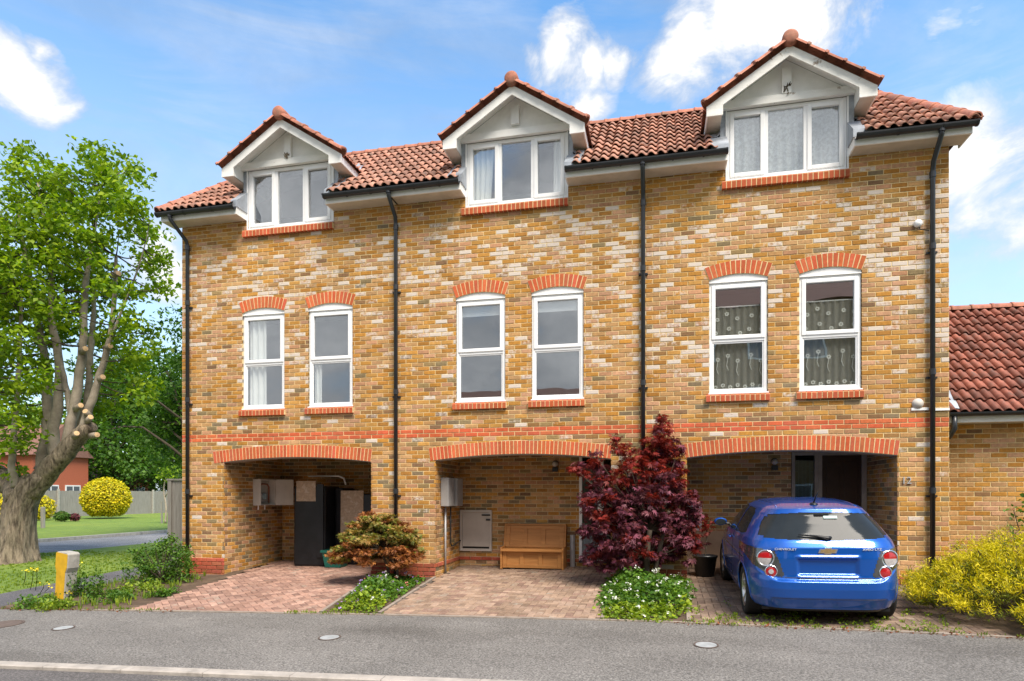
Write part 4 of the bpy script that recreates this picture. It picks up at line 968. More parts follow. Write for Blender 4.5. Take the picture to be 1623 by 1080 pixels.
MB().lathe([(0, .02), (.06, .02), (.065, 0)], 16, Matrix.Translation((1.071, 1.14, 1.5)) @ Matrix.Rotation(math.pi/2, 4, 'Y')).build('meter_dial', Mt['gauge'], mc)
MB().tube([(1.03, 1.06, 1.56), (1.03, 1.06, 1.72), (1.03, 1.1, 1.76), (1.03, 1.3, 1.76), (1.03, 1.36, 1.7), (1.03, 1.36, 1.36)], .018, 8).build('meter_pipe', Mt['copper'], mc, True)
for y_ in (1.03, 1.26): MB().tube([(1.0, y_, 1.31), (1.0, y_, 1.22)], .014, 8).build('pipe_end', Mt['white'], mc)
# two upended seats wrapped in black, fabric showing in windows of the wrap
def wrapped(x0, x1, y0, y1, h, win, label, lean=0.):
    zb = min(gf(x0, y0), gf(x1, y0)); root = empty('wrapped_furniture', ((x0+x1)/2, (y0+y1)/2, zb), label, 'furniture')
    o = MB().add([(x0, y0, zb), (x1, y0, zb), (x1, y1, zb+.0), (x0, y1, zb), (x0, y0+lean, zb+h), (x1, y0+lean, zb+h), (x1, y1, zb+h), (x0, y1, zb+h)], [(0,3,2,1),(4,5,6,7),(0,1,5,4),(1,2,6,5),(2,3,7,6),(3,0,4,7)]).build('black_wrap', Mt['foil'], root); bevel(o, .045, 3)
    a, b, c, d = win; yf = lambda z: y0+lean*(z-zb)/h-.008
    p = MB().add([(a, yf(c), c), (b, yf(c), c), (b, yf(d), d), (a, yf(d), d), (a, yf(c)+.02, c), (b, yf(c)+.02, c), (b, yf(d)+.02, d), (a, yf(d)+.02, d)], [(0,1,2,3),(0,1,5,4),(1,2,6,5),(2,3,7,6),(3,0,4,7)]).build('fabric_panel', Mt['fabric'], root)
    return root
w1 = wrapped(1.80, 2.52, 1.05, 1.72, 1.66, (1.87, 2.31, 1.40, 1.82), 'tall black wrapped furniture with a square of tan fabric in the left carport', .02)
MB().box(2.36, 2.50, 1.02, 1.06, .25, 1.75).build('wrap_fold', Mt['foil'], w1)
MB().tube([(1.86, 1.55, 1.93), (2.6, 1.5, 1.93), (2.72, 1.5, 1.88), (2.76, 1.5, 1.75)], .02, 8).build('pale_edge', Mt['curtain'], w1, True)
w2 = wrapped(2.74, 3.62, 1.30, 1.95, 1.48, (2.72+.02, 3.25, .62, 1.62), 'lower black wrapped furniture with a long tan panel behind the orange acer', .03)
w3_ = wrapped(2.525, 2.735, 1.45, 1.98, 1.6, (2.6, 2.61, .6, .7), 'narrow black wrapped piece between the two upended seats')
zb = gf(2.75, 1.05); rb = empty('recycling_box', (2.76, 1.05, zb), 'green plastic recycling box beside the black wrapped furniture', 'box')
mb = MB()
for (x0, x1, y0, y1, z) in ((2.61, 2.95, .90, 1.20, 0), (2.56, 3.0, .86, 1.24, .33)): mb.v += [(x0, y0, zb+z), (x1, y0, zb+z), (x1, y1, zb+z), (x0, y1, zb+z)]
mb.f += [(0, 3, 2, 1), (0, 1, 5, 4), (1, 2, 6, 5), (2, 3, 7, 6), (3, 0, 4, 7)]; mb.build('tub', Mt['green'], rb)
mb = MB(); frame_box(mb, 0, 1, 0, 1, .1, 0, 1) if False else None
for b_ in ((2.54, 3.02, .84, .865), (2.54, 3.02, 1.235, 1.26), (2.54, 2.565, .865, 1.235), (2.995, 3.02, .865, 1.235)): mb.box(b_[0], b_[1], b_[2], b_[3], zb+.30, zb+.345)
mb.build('rim', Mt['green'], rb)
# bench: a pew-like settle of oak panels
bz = gf(6.85, 1.0); B = empty('bench', (6.85, 1.1, bz), 'oak panelled settle bench standing against the middle carport wall', 'bench')
def bx(name, a): bevel(MB().box(*a).build(name, Mt['oak'], B), .006)
yb = 1.0
MB().prism([(0, 0), (.52, 0), (.52, .80), (.40, .80), (.30, .40), (0, .36)], 0, .035)
for X in (6.25, 7.43):
    e_ = MB(); poly = [(0, 0), (.44, 0), (.44, .82), (.36, .82), (.28, .42), (0, .40)]; vs = [(X, yb-.02+a, bz+b) for a, b in poly]+[(X+.035, yb-.02+a, bz+b) for a, b in poly]; n = 6
    e_.add(vs, [tuple(range(n)), tuple(range(2*n-1, n-1, -1))]+[(i, (i+1) % n, n+(i+1) % n, n+i) for i in range(n)]); bevel(e_.build('bench_end', Mt['oak'], B), .006)
bx('seat', (6.285, 7.43, yb-.05, yb+.32, bz+.35, bz+.385)); bx('seat_lip', (6.27, 7.445, yb-.065, yb-.03, bz+.338, bz+.372))
bx('front_board', (6.286, 7.429, yb+.03, yb+.045, bz+.02, bz+.349))
for X in (6.286, 6.62, 6.98, 7.35): bx('front_stile', (X, X+.08, yb+.008, yb+.030, bz+.02, bz+.349))
for z in (.02, .28): bx('front_rail', (6.367, 7.349, yb+.0105, yb+.030, bz+z, bz+z+.07))
def bk(name, x0, x1, z0, z1, t):       # the leaning back
    f = lambda z: yb+.26+.10*(z-.38)/.44
    m_ = MB(); vs = [(x0, f(z0)-t, bz+z0), (x1, f(z0)-t, bz+z0), (x1, f(z0)+.01, bz+z0), (x0, f(z0)+.01, bz+z0), (x0, f(z1)-t, bz+z1), (x1, f(z1)-t, bz+z1), (x1, f(z1)+.01, bz+z1), (x0, f(z1)+.01, bz+z1)]
    m_.add(vs, [(0,3,2,1),(4,5,6,7),(0,1,5,4),(1,2,6,5),(2,3,7,6),(3,0,4,7)]); bevel(m_.build(name, Mt['oak'], B), .004)
bk('back_board', 6.286, 7.429, .386, .82, .004)
for X in (6.286, 6.63, 6.99, 7.35): bk('back_stile', X, X+.08, .40, .81, .02)
for z in (.40, .75): bk('back_rail', 6.367, 7.349, z, z+.065, .018)
bk('top_rail', 6.255, 7.46, .821, .85, .03)
# timber hatch in the back wall
hz_ = 1.45; ht = empty('wall_hatch', (5.63, hz_, .41), 'cream square timber hatch in the back wall of the middle carport', 'hatch')
mb = MB(); frame_box(mb, 5.305, 5.965, .41, 1.23, .05, hz_-.045, hz_-.0); mb.build('frame', Mt['hatch'], ht)
MB().box(5.36, 5.91, hz_-.03, hz_-.005, .50, 1.175).build('door', Mt['hatch'], ht); MB().box(5.36, 5.91, hz_-.012, hz_-.004, .462, .50).build('gap', Mt['cblack'], ht)
MB().box(5.76, 5.94, hz_-.05, hz_-.046, 1.115, 1.145).build('hinge', Mt['black'], ht); MB().box(5.85, 5.94, hz_-.055, hz_-.046, 1.02, 1.055).build('bolt', Mt['black'], ht)
# electricity boxes and conduit on the inside left wall of the middle carport
eb = empty('electricity_box', (5.29, .6, 1.31), 'pair of grey electricity boxes with conduit on the inside wall of the middle carport', 'meter box')
for y0, y1, d in ((.28, .62, .15), (.68, 1.05, .19)): bevel(MB().box(5.292, 5.292+d, y0, y1, 1.32, 1.85).build('cabinet', Mt['greybox'], eb), .01)
MB().tube([(5.33, .44, 1.32), (5.33, .44, gf(5.33, .44))], .02, 8).build('conduit', Mt['steel'], eb, True)
MB().tube([(5.33, .75, 1.32), (5.33, .75, .62), (5.33, .80, .56), (5.33, .9, .55), (5.33, 1.38, .62)], .014, 8).build('cable', Mt['black'], eb, True)
# doors and lamps in the back walls
def bulkhead(x, y, z, label):
    r_ = empty('wall_lamp', (x, y, z), label, 'lamp'); MB().lathe([(.06, 0), (.06, .03), (.0, .03)], 16, Matrix.Translation((x, y, z)) @ Matrix.Rotation(math.pi/2, 4, 'X')).build('lamp_base', Mt['black'], r_)
    MB().lathe([(.055, .03), (.052, .07), (.035, .10), (0, .11)], 16, Matrix.Translation((x, y, z-.01)) @ Matrix.Rotation(math.pi/2, 4, 'X')).build('lamp_globe', Mt['hatch'], r_, True)
    MB().box(x-.05, x+.05, y-.09, y, z-.16, z-.075).build('lamp_hood', Mt['black'], r_)
bulkhead(7.24, 1.45, 2.14, 'small wall lamp above the bench in the middle carport'); bulkhead(11.25, 1.50, 2.14, 'small wall lamp above the blue car in the right carport')
dd = empty('front_door', (8.06, 1.45, .3), 'white framed glazed door behind the purple maple', 'door'); yd = 1.47
mb = MB(); zb = gf(8.0, 1.4)+.12; frame_box(mb, 7.705, 8.115, zb, 2.335, .055, yd-.05, yd+.05); mb.build('frame', Mt['white'], dd)
MB().box(7.76, 8.06, yd-.004, yd+.004, zb+.055, 2.28).build('pane', Mt['glass_dark'], dd); MB().box(7.70, 8.42, yd-.07, yd+.05, zb-.045, zb-.003).build('threshold', Mt['black'], dd)
mb = MB(); frame_box(mb, 8.12, 8.415, zb, 2.335, .05, yd-.045, yd+.05); mb.build('door_leaf', Mt['white'], dd); MB().box(8.17, 8.365, yd-.004, yd+.004, zb+.05, 2.285).build('pane', Mt['glass_dark'], dd)
MB().box(7.70, 8.418, yd+.06, yd+.08, zb-.2, zb-.05).build('step_riser', Mt['conc'], dd)
pp = MB().tube([(7.58, 1.40, gf(7.58, 1.4)), (7.58, 1.40, .76)], .05, 12); tag(pp.build('grey_pipe', Mt['steel'], None), 'short grey pipe standing at the right end of the bench', 'pipe')
d3 = empty('front_door', (12.16, 1.52, .3), 'dark brown door with glazed side panel behind the blue car', 'door'); yd = 1.53; zb = gf(12.1, 1.4)+.1
mb = MB(); frame_box(mb, 11.545, 11.985, zb, 2.30, .055, yd-.05, yd+.05); mb.build('side_frame', Mt['greyframe'], d3); MB().box(11.60, 11.93, yd-.004, yd+.004, zb+.05, 2.24).build('pane', Mt['glass_dark'], d3)
mb = MB(); mb.box(11.986, 12.05, yd-.06, yd+.05, zb, 2.30); mb.box(12.70, 12.775, yd-.06, yd+.05, zb, 2.30); mb.box(12.05, 12.70, yd-.06, yd+.05, 2.24, 2.30); mb.build('door_frame', Mt['greyframe'], d3)
MB().box(12.052, 12.698, yd-.01, yd+.03, zb, 2.238).build('door_leaf', Mt['door_brown'], d3)
for X in (12.13, 12.42):
    for z0, z1 in ((zb+.12, zb+.75), (zb+.9, 2.12)): bevel(MB().box(X, X+.22, yd-.02, yd-.009, z0, z1).build('door_panel', Mt['door_brown'], d3), .008)
MB().lathe([(0, .05), (.02, .05), (.028, .035), (.02, .0)], 12, Matrix.Translation((12.10, yd-.012, 1.33)) @ Matrix.Rotation(math.pi/2, 4, 'X')).build('door_knob', Mt['brass'], d3, True)
tag(MB().box(9.665, 11.53, 1.485, 1.499, gf(9.7, 1.4), .86).build('wall_panel', Mt['render']), 'pinkish rendered band low on the back wall beside the blue car', 'panel')
sp_ = empty('small_window', (9.75, 1.48, .85), 'small white framed window at the left end of the right carport', 'window'); mb = MB(); frame_box(mb, 9.68, 9.98, .87, 1.35, .045, 1.455, 1.498); mb.build('frame', Mt['white'], sp_); MB().box(9.725, 9.935, 1.48, 1.486, .915, 1.305).build('pane', Mt['glass_dark'], sp_)

# ------------------------------------------------------------------ covers in the pavement
def cover(px, py, label, r=.13, m='iron'):
    p = at(px, py); root = empty('pavement_cover', p, label, 'cover')
    nx = Vector((-(g(p.x+.1, p.y)-g(p.x-.1, p.y))/.2, -(g(p.x, p.y+.1)-g(p.x, p.y-.1))/.2, 1)).normalized(); rot = Vector((0, 0, 1)).rotation_difference(nx).to_matrix().to_4x4()
    M4 = Matrix.Translation(p) @ rot
    MB().lathe([(r, .003), (r, .009), (r*.88, .009), (r*.87, .003)], 28, M4).build('frame', Mt['rust'], root); MB().lathe([(0, .007), (r*.84, .008), (r*.86, .003)], 28, M4).build('lid', Mt[m], root)
cover(105, 996, 'oval grey cover in the pavement near the left edge'); cover(527, 1011, 'round grey cover in the pavement before the left planter'); cover(1124, 1023, 'round grey cover in the pavement left of the blue car')
cover(12, 990, 'rusty brown cover at the left end of the pavement', .22, 'rust')

# ------------------------------------------------------------------ the blue hatchback
def make_car():
    rl, rr, fl_ = at(1202, 972), at(1394, 979), at(1160, 919)
    cxw = (rl.x+rr.x)/2; ay = (rl.y+rr.y)/2+.02; sx = .0135; sy = .045
    root = empty('parked_car', (cxw, ay, g(cxw, ay)), 'blue five door hatchback parked nose first in the right carport', 'car', rot=(math.atan(sy), -math.atan(sx), math.radians(.9)))
    SC = 1.0; MW = Matrix.LocRotScale(root.location, root.rotation_euler, (SC, SC, SC))
    def squash(me):     # the glasshouse is lower than the section tables
        for v in me.vertices:
            if v.co.z > .98: v.co.z = .98+(v.co.z-.98)*.86
        me.transform(MW)
    itp = lambda x, tab: float(np.interp(x, [t[0] for t in tab], [t[1] for t in tab]))
    Wt = [(.17, .78), (.22, .825), (.32, .855), (.5, .867), (.65, .868), (.8, .862), (.92, .848), (.99, .825), (1.06, .790), (1.15, .750), (1.25, .700), (1.34, .648), (1.40, .600), (1.44, .545), (1.47, .47), (1.495, .36), (1.51, .22), (1.516, .05)]
    Yr = [(.17, -.53), (.22, -.60), (.32, -.655), (.45, -.675), (.54, -.668), (.60, -.655), (.80, -.645), (.92, -.625), (.99, -.585), (1.10, -.505), (1.22, -.415), (1.33, -.335), (1.375, -.315), (1.41, -.30), (1.43, -.235), (1.45, -.13), (1.475, .03), (1.495, .24), (1.51, .52), (1.516, .80)]
    Yf = [(.17, 3.1), (.22, 3.28), (.32, 3.34), (.5, 3.36), (.62, 3.33), (.72, 3.26), (.80, 3.10), (.88, 2.85), (.95, 2.55), (1.0, 2.36), (1.1, 2.18), (1.2, 2.0), (1.3, 1.80), (1.38, 1.62), (1.44, 1.44), (1.47, 1.32), (1.495, 1.18), (1.51, 1.02), (1.516, .9)]
    zs = np.concatenate([np.arange(.17, 1.40, .0085), np.linspace(1.40, 1.516, 26)])
    NR, NS, NF = 74, 60, 34
    sm = lambda a, b, x: (lambda t: t*t*(3-2*t))(np.clip((x-a)/(b-a), 0, 1))
    def quarter(w, L, n, k):
        t = np.linspace(0, 1, 1200); xx = w*np.sin(t*math.pi/2)**.5; xx[-1] = w
        yy = L*(1-np.clip(1-(xx/w)**n, 0, 1)**(1/n))           # depth from the end face
        d = np.concatenate([[0], np.cumsum(np.hypot(np.diff(xx), np.diff(yy)))]); tot = d[-1]
        f = np.concatenate([np.linspace(0, min(.97, (w+.35)/tot), k[0], endpoint=False), np.linspace(min(.97, (w+.35)/tot), 1, k[1]+1)])
        return np.interp(f*tot, d, xx), np.interp(f*tot, d, yy)
    V = []; rows = []
    for z in zs:
        w, yr, yf = itp(z, Wt), itp(z, Yr), itp(z, Yf); ym = min(yr+1.05, .5*(yr+yf))
        nn = 4.6 if z < .95 else 4.6-1.2*min(1, (z-.95)/.5)
        x1, d1 = quarter(w, ym-yr, nn, (NR, NS//2)); x2, d2 = quarter(w, yf-ym, 5.5, (NF, NS//2))
        xr = np.concatenate([x1, x2[::-1][1:]]); yy = np.concatenate([yr+d1, (yf-d2)[::-1][1:]])
        # surface detail on the rear face
        rear = np.zeros(len(xr)); ax = xr
        isr = sm(.70*0+.25, .0, d1) ; isr = np.concatenate([isr, np.zeros(len(x2)-1)])
        zl = .545+.12*sm(.52, .80, ax)                                   # bumper ledge
        rear += -.045*sm(zl+.02, zl-.015, z)*isr
        low = sm(.64, .60, ax)*sm(.345, .325, z)*sm(.19, .22, z); rear += .028*low*isr
        pr = sm(.335, .305, ax)*sm(.60, .625, z)*sm(.80, .775, z); rear += .030*pr*isr
        lip = sm(.36, .30, ax)*np.exp(-((z-.818)/.016)**2); rear += -.016*lip*isr
        lip2 = sm(.36, .30, ax)*np.exp(-((z-.583)/.012)**2); rear += -.010*lip2*isr
        # side details: waist crease and sill
        crease = np.concatenate([np.zeros(len(x1)), np.ones(len(x2)-1)]); side = 1-isr
        dx = -.012*np.exp(-((z-.72)/.02)**2)*side*(yy > -.1)*(yy < 2.4)
        V.append(np.stack([xr+dx, yy+rear, np.full(len(xr), z)], 1))
    V = np.array(V); nz_, nc = V.shape[:2]
    left = V.copy()[:, ::-1][:, 1:-1]; left[:, :, 0] *= -1
    Wv = np.concatenate([V, left], 1); ncol = Wv.shape[1]; P = Wv.reshape(-1, 3)
    idx = np.arange(nz_*ncol).reshape(nz_, ncol); a = idx[:-1]; b = np.roll(idx, -1, 1)[:-1]; c = np.roll(idx, -1, 1)[1:]; d = idx[1:]
    Q = np.stack([a, b, c, d], -1).reshape(-1, 4); cen = P[Q].mean(1); X, Y, Z = cen[:, 0], cen[:, 1], cen[:, 2]; aX = np.abs(X)
    nrm = np.cross(P[Q[:, 1]]-P[Q[:, 0]], P[Q[:, 3]]-P[Q[:, 0]]); nrm /= np.linalg.norm(nrm, axis=1)[:, None]+1e-9
    arch = (((Y)**2+(Z-.315)**2 < .355**2) | ((Y-2.525)**2+(Z-.315)**2 < .355**2)) & (aX > .45)
    rearface = (Y < .25) & (np.abs(nrm[:, 1]) > .28)
    gb = 1.005+.03*np.clip(aX/.7, 0, 1)**2; gt = 1.372-.045*np.clip(aX/.6, 0, 1)**2
    hwid = .735-.36*(Z-1.0)
    rg_ = rearface & (Z > gb) & (Z < gt) & (aX < hwid) & ~((aX > hwid-.05) & ((Z-gb < .02) | (gt-Z < .03)))
    def inpoly(poly, y, z):
        r = np.zeros(len(y), bool); j = len(poly)-1
        for i in range(len(poly)):
            yi, zi = poly[i]; yj, zj = poly[j]
            r ^= ((zi > z) != (zj > z)) & (y < (yj-yi)*(z-zi)/(zj-zi+1e-12)+yi); j = i
        return r
    sidew = (np.abs(nrm[:, 0]) > .5)
    sr = sidew & inpoly([(.10, 1.04), (.30, 1.01), (.93, .985), (.93, 1.38), (.45, 1.375), (.28, 1.32)], Y, Z); sf = sidew & inpoly([(.99, .985), (2.12, .96), (1.62, 1.33), (1.40, 1.385), (.99, 1.38)], Y, Z)
    ws = (Y > 1.2) & (nrm[:, 1] > .25) & (Z > .99) & (Z < 1.40) & (aX < .78-.4*(Z-1.0))
    lamp = (Y < .30) & inpoly([(.88, .915), (.70, .898), (.575, .885), (.515, .74), (.475, .60), (.50, .580), (.66, .615), (.79, .70), (.865, .82)], aX, Z)
    bumpl = (Z < .205)
    def part(mask, name, m, push=0., smooth=True, par=root):
        q = Q[mask]; u, inv = np.unique(q, return_inverse=True); v = P[u].copy()
        if push:
            vn = np.zeros_like(P); 
            for k in range(4): np.add.at(vn, q[:, k], nrm[mask])
            vn = vn[u]; vn /= np.linalg.norm(vn, axis=1)[:, None]+1e-9; v += vn*push
        o = npmesh(name, v, inv.reshape(-1, 4), m, None, smooth=smooth); squash(o.data); o.parent = par; o.matrix_parent_inverse = parent_inv(par); return o
    special = rg_ | sr | sf | ws | lamp | arch
    body = part(~special & ~bumpl, 'body', Mt['paint']); part(bumpl & ~arch, 'underside_trim', Mt['cblack'])
    part(rg_, 'rear_window', Mt['cglass'], -.004)
    for sgn in (-1, 1):
        s_ = np.sign(X) == sgn
        part(sr & s_, 'side_window', Mt['cglass'], -.004); part(sf & s_, 'side_window', Mt['cglass'], -.004)
    part(ws, 'windscreen', Mt['cglass'], -.004)
    def surf(x, z):     # rear surface point at lateral x, height z
        k = (np.hypot(cen[:, 0]-x, cen[:, 2]-z)+(Y > .6)*9).argmin(); return Vector(cen[k]), Vector(nrm[k])
    def cp(mb, name, m, par=root, smooth=False):
        o = mb.build(name, m, None, smooth); squash(o.data); o.parent = par; o.matrix_parent_inverse = parent_inv(par); return o
    cp(MB().box(-.70, .70, -.50, 3.1, .17, .20), 'floor_pan', Mt['cblack'])
    for sgn in (-1, 1):
        hs = part(lamp & (np.sign(X) == sgn), 'tail_light', Mt['housing'], .002)
        for (lx, lz, r, m_) in ((.672, .792, .096, 'red'), (.612, .645, .069, 'red2')):
            p, n_ = surf(sgn*lx, lz); n_ = (n_+Vector((0, -1.2, 0))).normalized(); M4 = Matrix.Translation(p+n_*.006) @ Vector((0, 0, 1)).rotation_difference(n_).to_matrix().to_4x4()
            mb = MB().lathe([(r*1.0, -.03), (r*1.05, .0), (r*1.03, .014), (r*.90, .016), (r*.88, .006)], 32, M4); cp(mb, 'lamp_ring', Mt['chrome'], hs, True)
            up = M4.to_3x3().inverted() @ Vector((0, 0, 1)); ang0 = math.atan2(up.y, up.x)
            def half(a0, a1, m, nm):
                h_ = MB(); n = 16; vs = [M4 @ Vector((0, 0, .016))]
                for q, hh in ((.55, .014), (.89, .006)):
                    for k in range(n+1):
                        t = ang0+a0+(a1-a0)*k/n; vs.append(M4 @ Vector((r*q*math.cos(t), r*q*math.sin(t), hh)))
                fs = [(0, 1+k, 2+k) for k in range(n)]+[(1+k, n+2+k, n+3+k, 2+k) for k in range(n)]; h_.add(vs, fs); return cp(h_, nm, m, hs, True)
            if m_ == 'red': half(-math.pi/2, math.pi/2, Mt['redlens'], 'red_lens'); half(math.pi/2, 1.5*math.pi, Mt['clearlens'], 'clear_lens')
            else: half(-math.pi, math.pi, Mt['redlens'], 'red_lens')
            if m_ == 'red2' and sgn < 0:
                cp(MB().lathe([(r*.42, .017), (r*.42, .02), (0, .021)], 20, M4), 'clear_lens', Mt['clearlens'], hs)
    big = aX > .4
    def side_x(y_, z_):
        k = (np.hypot(Y-y_, Z-z_)+(~big)*9).argmin(); return aX[k]
    # wheels
    for wy in (0, 2.525):
        for sgn in (-1, 1):
            M4 = Matrix.Translation((sgn*.752, wy, .312)) @ Matrix.Rotation(sgn*math.pi/2, 4, 'Y')
            tyre = cp(MB().lathe([(.20, -.095), (.285, -.098), (.306, -.085), (.312, -.06), (.312, .06), (.306, .085), (.285, .098), (.215, .092), (.205, .07)], 40, M4), 'wheel', Mt['tyre'], root, True)
            tr = MB()
            for k in range(60):
                a = 2*math.pi*k/60
                for q in (-.045, 0., .045): tr.add([M4 @ Vector(v) for v in [(.3135*math.cos(a+t), .3135*math.sin(a+t), q+z_) for t, z_ in ((0, -.018), (.05, -.018), (.07, .018), (.02, .018))]], [(0, 1, 2, 3)])
            t_ = cp(tr, 'tread_blocks', Mt['tyre'], tyre); t_['kind'] = 'stuff'
            rim = MB().lathe([(.215, .085), (.205, .088), (.19, .07), (.185, .0), (.185, -.05)], 40, M4); cp(rim, 'rim', Mt['alloy'], tyre, True)
            for k in range(5):
                for dd_ in (-.10, .10):
                    a = 2*math.pi*k/5+dd_; sp = MB(); c_, s2 = math.cos(a), math.sin(a); p_ = lambda r_, t_, h_: M4 @ Vector((r_*c_-t_*s2, r_*s2+t_*c_, h_))
                    sp.add([p_(.03, -.018, .055), p_(.03, .018, .055), p_(.20, .014, .078), p_(.20, -.014, .078), p_(.03, -.018, .02), p_(.03, .018, .02), p_(.20, .014, .04), p_(.20, -.014, .04)], [(0, 1, 2, 3), (0, 3, 7, 4), (1, 5, 6, 2), (2, 6, 7, 3)]); cp(sp, 'spoke', Mt['alloy'], tyre)
            cp(MB().lathe([(0, .07), (.03, .068), (.045, .055), (.045, .02)], 20, M4), 'hub_cap', Mt['alloy'], tyre, True); cp(MB().lathe([(0, -.02), (.185, -.02)], 24, M4), 'brake_disc', Mt['cblack'], tyre)
            # arch lip and liner
            lip = MB(); pts = []
            for k in range(25):
                t = math.pi*(-.06+1.12*k/24); yy = wy+.357*math.cos(t); zz = max(.2, .315+.357*math.sin(t)); pts.append((sgn*(side_x(yy, zz)-.003), yy, zz))
            lip.tube(pts, .013, 8); cp(lip, 'arch_lip', Mt['paint'], root, True)
            ln = MB(); vs = []
            for k in range(25):
                t = math.pi*(-.06+1.12*k/24); yy = wy+.36*math.cos(t); zz = max(.18, .315+.36*math.sin(t)); vs += [(sgn*(side_x(yy, zz)-.004), yy, zz), (sgn*.5, yy, zz)]
            vs += [(sgn*.5, wy, .3)]; ln.add(vs, [(2*k, 2*k+1, 2*k+3, 2*k+2) for k in range(24)]+[(2*k+1, 50, 2*k+3) for k in range(24)]); cp(ln, 'arch_liner', Mt['cblack'])
    # mirrors, door handles, antenna, wiper, plate, badge, lettering
    for sgn in (-1, 1):
        mi = MB(); cx_, cy_, cz_ = sgn*.93, 1.88, 1.03
        mi.lathe([(.0, -.07), (.06, -.065), (.085, -.03), (.085, .01), (.07, .05), (.0, .07)], 18, Matrix.Translation((cx_, cy_, cz_)) @ Matrix.Rotation(math.pi/2, 4, 'X') @ Matrix.Diagonal((1.15, .85, 1, 1))); mo = cp(mi, 'wing_mirror', Mt['paint'], root, True)
        cp(MB().lathe([(.07, 0), (.0, .002)], 18, Matrix.Translation((cx_, cy_-.072, cz_)) @ Matrix.Rotation(math.pi/2, 4, 'X') @ Matrix.Diagonal((1.1, .8, 1, 1))), 'mirror_glass', Mt['cglass'], mo)
        cp(MB().tube([(sgn*.80, 1.90, .99), (sgn*.88, 1.89, 1.0)], .022, 8), 'mirror_arm', Mt['cblack'], mo)
        for yy in (.98, ): cp(MB().tube([(sgn*.868, yy+.10, .87), (sgn*.885, yy+.12, .872), (sgn*.885, yy+.26, .876), (sgn*.868, yy+.28, .876)], .012, 8), 'door_handle', Mt['paint'], root, True)
        dl = MB(); pts = [(sgn*(itp(z, Wt)+.0005), .965, z) for z in np.linspace(.30, .97, 14)]; dl.tube(pts, .0035, 5); cp(dl, 'door_gap', Mt['cblack'])
        dl = MB(); pts = [(sgn*(itp(z, Wt)+.0005), .20+.35*(z < .55)*(.55-z)/.25, z) for z in np.linspace(.32, 1.0, 14)]; dl.tube(pts, .0035, 5); cp(dl, 'door_gap', Mt['cblack'])
        # roof channel line
        pts = []
        for yy in np.linspace(-.08, 1.3, 12):
            k = (np.hypot(cen[:, 0]-sgn*.46, cen[:, 1]-yy)+(Z < 1.3)*9).argmin(); pts.append(Vector(cen[k])+Vector((0, 0, .001)))
        cp(MB().tube(pts, .006, 6), 'roof_channel', Mt['paint'], root, True)
    p, n_ = surf(0, 1.44); cp(MB().lathe([(.05, 0), (.04, .018), (.015, .03), (0, .032)], 16, Matrix.Translation((-.02, -.06, 1.462))), 'antenna_base', Mt['cblack'], root, True)
    cp(MB().tube([(-.02, -.05, 1.48), (.0, -.13, 1.60), (.015, -.17, 1.66)], [.010, .008, .006], 8), 'antenna', Mt['cblack'], root, True)
    pts = []
    for x_, z_ in ((.0, 1.03), (.06, 1.045), (-.10, 1.06), (-.30, 1.075)): 
        p, n_ = surf(x_, z_); pts.append(p+Vector((0, -.022, .006)))
    cp(MB().tube([pts[1], pts[0], pts[2], pts[3]], [.02, .024, .015, .006], 8), 'rear_wiper', Mt['cblack'], root, True)
    p, n_ = surf(.0, 1.33); cp(MB().box(-.08, .08, p.y-.012, p.y+.004, 1.315, 1.345), 'brake_lamp', Mt['cblack'])
    p, n_ = surf(.09, 1.305); cp(MB().add([(.02, p.y-.022, 1.288), (.17, p.y-.022, 1.288), (.17, p.y-.0, 1.322), (.02, p.y-.0, 1.322)], [(0, 1, 2, 3)]), 'sticker', Mt['sticker'])
    p, n_ = surf(0, .885); yb_ = p.y-.006
    bow = [(-.112, -.012), (-.098, .028), (-.045, .028), (-.045, .043), (.045, .043), (.045, .028), (.112, .028), (.098, -.028), (.045, -.028), (.045, -.043), (-.045, -.043), (-.045, -.028), (-.112, -.028)]
    bow = [(-.115, -.026), (-.095, .026), (-.042, .026), (-.036, .042), (.046, .042), (.04, .026), (.115, .026), (.095, -.026), (.042, -.026), (.036, -.042), (-.046, -.042), (-.04, -.026)]
    bd = cp(MB().prism([(x_*.92, .888+z_*.92) for x_, z_ in bow], yb_-.012, yb_+.012), 'badge', Mt['chrome']); cp(MB().prism([(x_*.74, .888+z_*.68) for x_, z_ in bow], yb_-.016, yb_-.011), 'badge_face', Mt['gold'], bd)
    for txt, x_, sz in (('CHEVROLET', -.455, .043), ('AVEO LTZ', .475, .046)):
        p, n_ = surf(x_, .905); tilt = math.atan2(n_.x, -n_.y); M4 = Matrix.Translation((x_, p.y-.008, .905)) @ Matrix.Rotation(tilt, 4, 'Z') @ Matrix.Rotation(math.pi/2-.12, 4, 'X')
        o = text_obj('lettering', txt, sz, Mt['letter'], None, M4, .003, (1.0, .82, 1)); o.data.transform(MW); o.parent = root; o.matrix_parent_inverse = parent_inv(root)
    pts = []
    for x_ in np.linspace(-.47, .47, 25):        # shut line of the tailgate above the bumper
        p, n_ = surf(x_, .575+.10*max(0, (abs(x_)-.48)/.1)); pts.append(p+Vector((0, -.001, 0)))
    cp(MB().tube(pts, .005, 6), 'tailgate_gap', Mt['cblack'])
    cp(MB().tube([(-.2, -.50, .20), (-.2, -.56, .205)], .03, 12), 'exhaust_tip', Mt['cblack'])
make_car()

